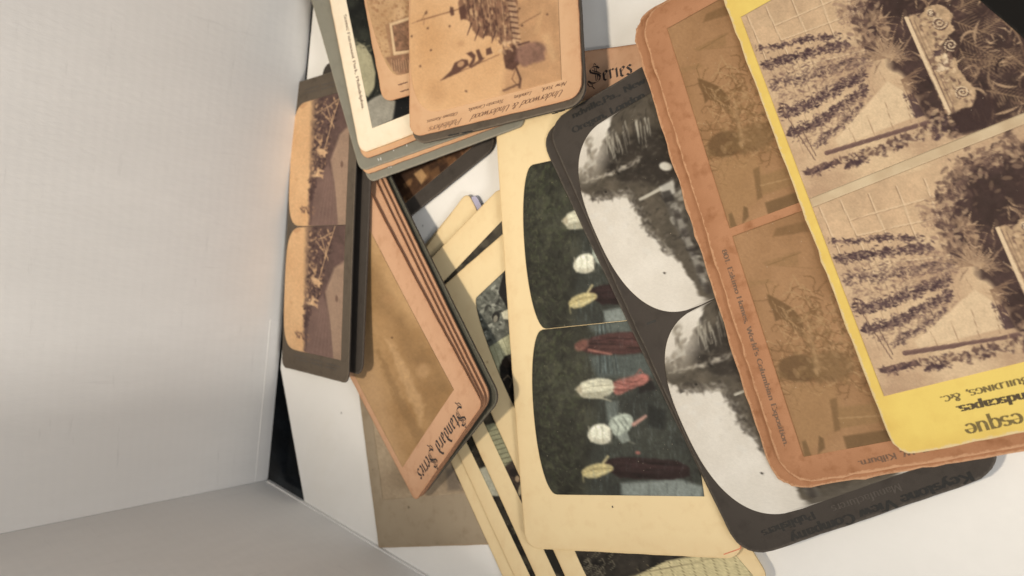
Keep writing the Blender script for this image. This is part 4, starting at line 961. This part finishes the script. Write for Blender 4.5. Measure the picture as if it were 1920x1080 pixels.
# buff card by itself on the paper, under the pile
K = Card([(656, 610), (884, 540), (962, 1020), (710, 1027)], .9, 'square-cornered drab buff card lying flat beside the side panel', buff, k_tan, radius=.8, thick=.8, seed=1)
K.print_(rect(K, (700, 800), 82.0, 12.0, (780, 932)), paint_road, step=.8, mm=True)
# dark card with a brown interior view
Dk = Card([(600, 130), (828, -30), (932, 274), (690, 470)], (2, 2, 2, 2), 'dark card with murky brown room view shaded under the upper stack', charcoal, k_dark, radius=7, thick=.8, seed=2)
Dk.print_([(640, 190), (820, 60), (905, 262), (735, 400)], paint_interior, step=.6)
# card with only the word Series showing
Pk = Card([(940, 116), (1268, 73), (1290, 880), (960, 840)], (1.4, 1.4, 1.4, 1.4), 'pinkish tan card showing only the word Series in black letter', pinkt, k_tan, radius=1.5, seed=3)
Pk.text('Series', (1106, 158), (1188, 138), 4.3, ink_black, 'black', .95)

# cream cards in a fan
C4 = Card([(710, 567), (864, 376), (1190, 1020), (998, 1204)], 1.4, 'lowest cream card of the fan, long left edge bare beside the buff card', cream, k_cream, radius=4.5, thick=.6, seed=31)
C3 = Card([(726, 562), (876, 358), (1200, 1020), (1018, 1199)], 2.4, 'cream card second from the bottom of the fan, dark picture sliver showing', cream, k_cream, radius=4.5, seed=4)
C3.print_([(766, 594), (880, 470), (1170, 1000), (998, 1092)], paint_garden, step=.7)
Lv = Card([(790, 500), (890, 360), (1195, 980), (1060, 1110)], 1.95, 'lilac card with one corner peeping out between cream cards', lilac, k_grey, radius=4, thick=.5, seed=5)
C2 = Card([(756, 537), (940, 348), (1300, 1010), (1050, 1180)], 4.0, 'cream card with cottage view, third from the bottom of the fan', cream, k_cream, radius=5, seed=6)
C2.print_([(800, 563), (966, 388), (1270, 980), (1050, 1094)], paint_cottage, step=.5)
C1 = Card([(817, 548), (1012, 378), (1446, 1092), (1112, 1196)], 5.0, 'cream card with a couple in dark clothes, under the big cream card', cream, k_cream, radius=5, seed=7)
C1.print_([(876, 572), (1000, 460), (1180, 800), (1008, 868)], paint_couple, inset=(6, 2.0), step=.5)
C1.print_([(1020, 885), (1190, 815), (1410, 1084), (1120, 1130)], paint_porch, inset=(4, 2.0), step=.5)
C0 = Card([(929, 230), (1256, 148), (1394, 1049), (985, 1028)], (7.0, 7.0, 6.8, 6.8), 'large cream card with coloured view of women wading in dark water', cream, k_cream, radius=6.5, curl=(0, 0.7), seed=8)
xl = C0.loc((976, 396))[0]; D0 = C0.loc((1027, 612))[0] - xl
r2 = rect(C0, (1001, 740), (1318, 935), (1027, 612), (1045, 927)); r1 = rect(C0, (976, 396), (1318, 935), (1046, 298), (1027, 611))
colr, _ = C0.print_(r2, paint_waders, inset=(D0, 2.1), mm=True)
C0.print_(r1, None, inset=(D0, 2.1), mm=True, colors=colr)
C0.strokes([[(1153, 948), (1154, 952)]], ink_black, width=.6); C0.strokes([[(1380, 1000), (1379, 1028)], [(1379, 1028), (1350, 1040)]], ink_mat('red_line', (214, 120, 84)), name='red_line', width=.35)

# tilted stack with black letter titles
S5 = Card([(575, 470), (708, 280), (938, 747), (792, 930)], (1.6, 6.4, 20, 4), 'olive grey card at the bottom of the black letter title stack', olive, k_dark, radius=6, thick=1.2, curl=(0.4, 0.6), seed=9)
S4 = Card([(566, 470), (698, 280), (922, 746), (788, 936)], (2.6, 7.8, 21.4, 5.2), 'bare pinkish tan card just above the olive one in the title stack', pinkt, k_tan, radius=6, curl=(0.5, 0.8), seed=10)
S3 = Card([(556, 472), (690, 283), (915, 752), (785, 939)], (3.6, 9, 22.6, 6.3), 'bare pinkish tan card in the middle of the black letter title stack', pinkt, k_tan, radius=6, curl=(0.5, 0.9), seed=11)
S2 = Card([(548, 474), (678, 283), (909, 757), (782, 940)], (4.6, 10.2, 23.8, 7.4), 'bare pinkish tan card second from the top of the title stack', pinkt, k_tan, radius=6, curl=(0.5, 0.9), seed=12)
S1 = Card([(540, 476), (654, 283), (905, 758), (779, 941)], (5.8, 11.4, 25.2, 8.6), 'faded pinkish tan card titled Standard Series on top of its stack', pinkt, k_tan, radius=3.5, curl=(0.5, 0.9), seed=13, rough_edge=.2)
S1.print_(rect(S1, (716, 806), (848, 716), 8.0, (758, 874)), paint_faded, step=.6, mm=True)
S1.text('Standard Series.', (865, 753), (777, 889), 4.9, ink_black, 'black', 1.0)

# two cards leaning on the back panel
A2 = Card([(566, 182), (702, 160), (679, 704), (546, 672)], (1.4, 15, 19.6, 5.2), 'dark charcoal card tucked under the leaning valley view card', charcoal, k_dark, radius=6, seed=14)
A1 = Card([(552, 156), (676, 116), (653, 720), (528, 688)], (2.5, 16.4, 22.6, 6.6), 'dark umber card with sepia valley view leaning against the back panel', umber, k_dark, radius=5.5, curl=(-.4, .6), seed=15)
ra1 = [(.7, 13.0), (68.5, 13.0), (68.5, 84.6), (.7, 84.6)]; ra2 = [(.7, 84.9), (68.5, 84.9), (68.5, 154.4), (.7, 154.4)]
cola, _ = A1.print_(ra1, paint_bridge_valley, inset=(24, 4.0), mm=True)
A1.print_(ra2, None, inset=(24, 4.0), mm=True, colors=cola)
def blurred_line(card, p, q, words, mat, h=1.0):
    ls = []; rng = random.Random(3); p = np.array(p, float); q = np.array(q, float)
    for w in range(words):
        for k in range(8):
            t = (w + .12 + .76 * k / 8) / words; m = p + (q - p) * t; n_ = np.array([-(q - p)[1], (q - p)[0]]); n_ = n_ / np.linalg.norm(n_) * h * 1.6
            ls.append([tuple(m - n_ * rng.uniform(.4, 1.2)), tuple(m + n_ * rng.uniform(.4, 1.2))])
        t0, t1 = (w + .1) / words, (w + .9) / words; ls.append([tuple(p + (q - p) * t0), tuple(p + (q - p) * t1)])
    card.strokes(ls, mat, 'worn_lettering', .45)
blurred_line(A1, (548, 665), (640, 688), 3, ink_dim); blurred_line(A1, (553, 673), (634, 693), 3, ink_dim)
blurred_line(A1, (566, 176), (630, 160), 2, ink_dim); blurred_line(A1, (568, 169), (632, 152), 2, ink_dim)

# the upper stack
U8 = Card([(524, -330), (820, -440), (985, 234), (690, 343)], (12, 4.0, 8.4, 18.0), 'lowest grey card of the upper stack, sticking out furthest', greyb, k_grey, radius=5, seed=16)
U7 = Card([(505, -330), (800, -440), (968, 224), (682, 329)], (13.2, 5.0, 9.4, 19.0), 'tan card between the two grey cards of the upper stack', tan, k_tan, radius=5, rough_edge=.25, seed=17)
U6 = Card([(490, -330), (785, -440), (962, 220), (675, 322)], (14.4, 6, 10.4, 20.0), 'upper of two grey cards in the upper stack, under ivory one', greyb, k_grey, radius=5, seed=18)
U5 = Card([(534, -410), (830, -540), (972, 188), (679, 301)], (15.6, 7.2, 11.6, 21.0), 'tan card directly beneath the ivory park view card', tan, k_tan, radius=6, rough_edge=.25, seed=19)
U4 = Card([(536, -420), (830, -545), (962, 180), (675, 289)], (16.8, 8.4, 12.8, 22.0), 'ivory card with dark park and pond view, captioned along its edge', white_b, k_cream, radius=6, seed=20)
U4.print_([(590, -310), (860, -420), (952, 140), (693, 241)], paint_pond, step=.7)
U4.text('Scene, Fairmount Park, Philadelphia.', (643, 36), (673, 210), 1.25, ink_brown, 'roman', 1.3)
U3 = Card([(612, -380), (905, -510), (1012, 108), (718, 193)], (17.6, 9.6, 14, 22.6), 'tan arched print card with framed picture on a wall, half covered', tan, k_tan, radius=6, rough_edge=.25, seed=21)
U3.print_(rect(U3, (690, 40), 80.0, 60.0, (760, 138)), paint_parlour, inset=(13, 2.2), step=.5, mm=True)
blurred_line(U3, (764, 153), (740, 160), 1, ink_soft); blurred_line(U3, (766, 166), (744, 172), 1, ink_soft)
U2 = Card([(770, -400), (1056, -560), (1099, 194), (773, 274)], (18.6, 10.2, 14.6, 22.8), 'charcoal card beneath the warship card in the upper stack', umber, k_dark, radius=8, thick=1.3, seed=22)
blurred_line(U2, (1060, 207), (1030, 216), 1, ink_on_grey); blurred_line(U2, (890, 246), (840, 256), 2, ink_on_grey)
U1 = Card([(763, -400), (1058, -560), (1092, 181), (768, 259)], (19.8, 11.6, 16.0, 24), 'tan card with sepia warship flying signal flags, topmost of upper stack', tan, k_tan, radius=7, rough_edge=.25, seed=23)
xu = U1.loc((772, 120))[0]
U1.print_(rect(U1, .7, (1050, 100), 88.0, 165.4), paint_warship, inset=(22, 3.0), step=.42, mm=True)
U1.text('Underwood & Underwood    Publishers', (80.5, 169.6), (12, 171.6), 1.65, ink_soft, 'roman', .95, slant=.6, mm=True)
U1.text('New York,     London,     Toronto-Canada,      Ottawa-Kansas.', (82, 166.6), (10, 168.2), 1.0, ink_soft, 'roman', 1.1, slant=.5, mm=True)
U6.strokes([[(703, 296), (704, 300)], [(708, 294), (709, 299)], [(736, 278), (737, 281)], [(764, 268), (765, 271)]], chalk, 'scratch', .5)
U8.strokes([[(724, 309), (725, 313)], [(729, 307), (730, 312)]], chalk, 'scratch', .5)

# right hand pile
G2 = Card([(1010, 252), (1374, 36), (1886, 884), (1391, 1046)], (7.9, 7.6, 2.6, 7.6), 'charcoal card almost hidden under the camp view card', charcoal, k_dark, radius=10, curl=(0.4, 0.9), seed=24)
G1 = Card([(1022, 234), (1380, 22), (1898, 880), (1392, 1052)], (9.0, 8.6, 3.8, 8.6), 'charcoal card with black and white camp view of people among trees', charcoal, k_dark, radius=11, thick=.9, rough_edge=.2, curl=(0.4, 1.2), seed=25)
rg1 = [(1.2, 12.0), (84, 12.0), (84, 96.2), (1.2, 96.2)]; rg2 = [(1.2, 96.6), (84, 96.6), (84, 173.0), (1.2, 173.0)]
colg, _ = G1.print_(rg1, paint_camp, inset=(27, 2.5), mm=True)
G1.print_(rg2, None, inset=(27, 2.5), mm=True, colors=colg)
G1.text('ndville,Pa., New York, N.Y.,', (1074, 224), (1330, 96), 1.7, ink_on_grey, 'roman', 1.7)
G1.text('Oregon, London, Eng.', (1074, 252), (1270, 152), 1.7, ink_on_grey, 'roman', 1.7)
G1.text('Keystone View Company', (1818, 886), (1482, 1002), 1.9, ink_on_grey, 'roman', 1.7)
G1.text('Publishers', (1528, 957), (1428, 994), 1.6, ink_on_grey, 'roman', 1.7)
G1.text('Manufacturers', (1690, 905), (1562, 947), 1.6, ink_dim, 'roman', 1.0)
G1.strokes([[(1213, 607), (1231, 600)]], ink_on_grey, 'pencil_mark', .9)

B1 = Card([(1179, 40), (1618, -210), (2042, 826), (1458, 924)], (12.0, 11.4, 8.4, 9.4), 'worn rust brown card showing as a rim under its twin', rust, k_rust, radius=11, thick=1.1, rough_edge=.5, curl=(0.5, 1.2), seed=26)
B2 = Card([(1197, 32), (1632, -218), (2046, 816), (1475, 911)], (13.4, 12.8, 9.8, 10.8), 'worn rust brown card with faded huts view and Columbian Exposition caption', rust, k_rust, radius=10, thick=1.1, rough_edge=.6, curl=(0.5, 1.3), seed=27)
yb0 = B2.loc((1252, 54))[1]; ybm = B2.loc((1366, 430))[1]; yb2 = B2.loc((1373, 444))[1]; yb1 = B2.loc((1506, 856))[1]; xb = B2.loc((1252, 54))[0]; xb2 = B2.loc((1506, 856))[0]
colb, _ = B2.print_([(xb, yb0), (xb + 74, yb0), (xb2 + 74, ybm), ((xb + xb2) / 2, ybm)], paint_eskimo, mm=True, step=.4)
B2.print_([((xb + xb2) / 2, yb2), (xb2 + 74, yb2), (xb2 + 74, yb1), (xb2, yb1)], None, mm=True, step=.4, colors=colb)
B2.text("801. Eskimo Homes, World's Columbian Exposition.", (1355, 470), (1470, 838), 1.15, ink_rust, 'roman', 1.5)
B2.text('B. W. Kilburn.', (1738, 834), (1606, 865), 1.25, ink_rust, 'roman', 1.4)

Y = Card([(1335, -60), (1852, -372), (2398, 712), (1681, 858)], (15.2, 14.6, 12.4, 12.8), 'bright yellow card with sepia conservatory view on top of the pile', yellow, k_yel, radius=6.5, thick=1.0, rough_edge=.35, curl=(0.4, 1.5), seed=28)
yy0 = Y.loc((1390, 33))[1]; yym = Y.loc((1519, 372))[1]; yy2 = Y.loc((1526, 388))[1]; yy1 = Y.loc((1657, 742))[1]; xy = Y.loc((1390, 33))[0]; xy2 = Y.loc((1657, 742))[0]; xm = (xy + xy2) / 2
coly, _ = Y.print_([(xy, yy0), (xy + 76, yy0), (xm + 76, yym), (xm, yym)], paint_conservatory, mm=True, step=.32)
Y.print_([(xm, yym + .02), (xm + 76, yym + .02), (xm + 76, yy2), (xm, yy2)], paint_conservatory_strip, mm=True, step=.9, name='print_margin')
Y.print_([(xm, yy2 + .02), (xm + 76, yy2 + .02), (xy2 + 76, yy1), (xy2, yy1)], None, mm=True, colors=coly, step=.32)
def tail_text(card, full, tail, p0, p1, h, mat, style, weight):
    """the pixels p0..p1 hold only the tail of the line"""
    a = card.loc(p0); b = card.loc(p1); k = layout(full, style, weight)[1] / layout(tail, style, weight)[1]
    card.text(full, tuple(b + (a - b) * k), tuple(b), h, mat, style, weight, mm=True)
tail_text(Y, 'Picturesque', 'esque', (1913, 773), (1806, 796), 2.75, ink_olive, 'roman', 1.25)
tail_text(Y, 'Landscapes.', 'ndscapes.', (1922, 735), (1790, 762), 1.6, ink_mat('bold_ink', (70, 54, 26)), 'roman', 1.9)
tail_text(Y, 'Buildings, &c.', 'uildings, &c.', (1912, 708), (1760, 744), 1.5, ink_olive, 'caps', 1.3)

Z = Card([(1740, -420), (2300, -480), (2060, 190), (1782, -46)], (17.5, 17.5, 16, 16), 'black corner of an unidentified object lying over the yellow card', black_b, k_blk, radius=3, seed=29)  # unidentified dark object, modelled as a plain black board
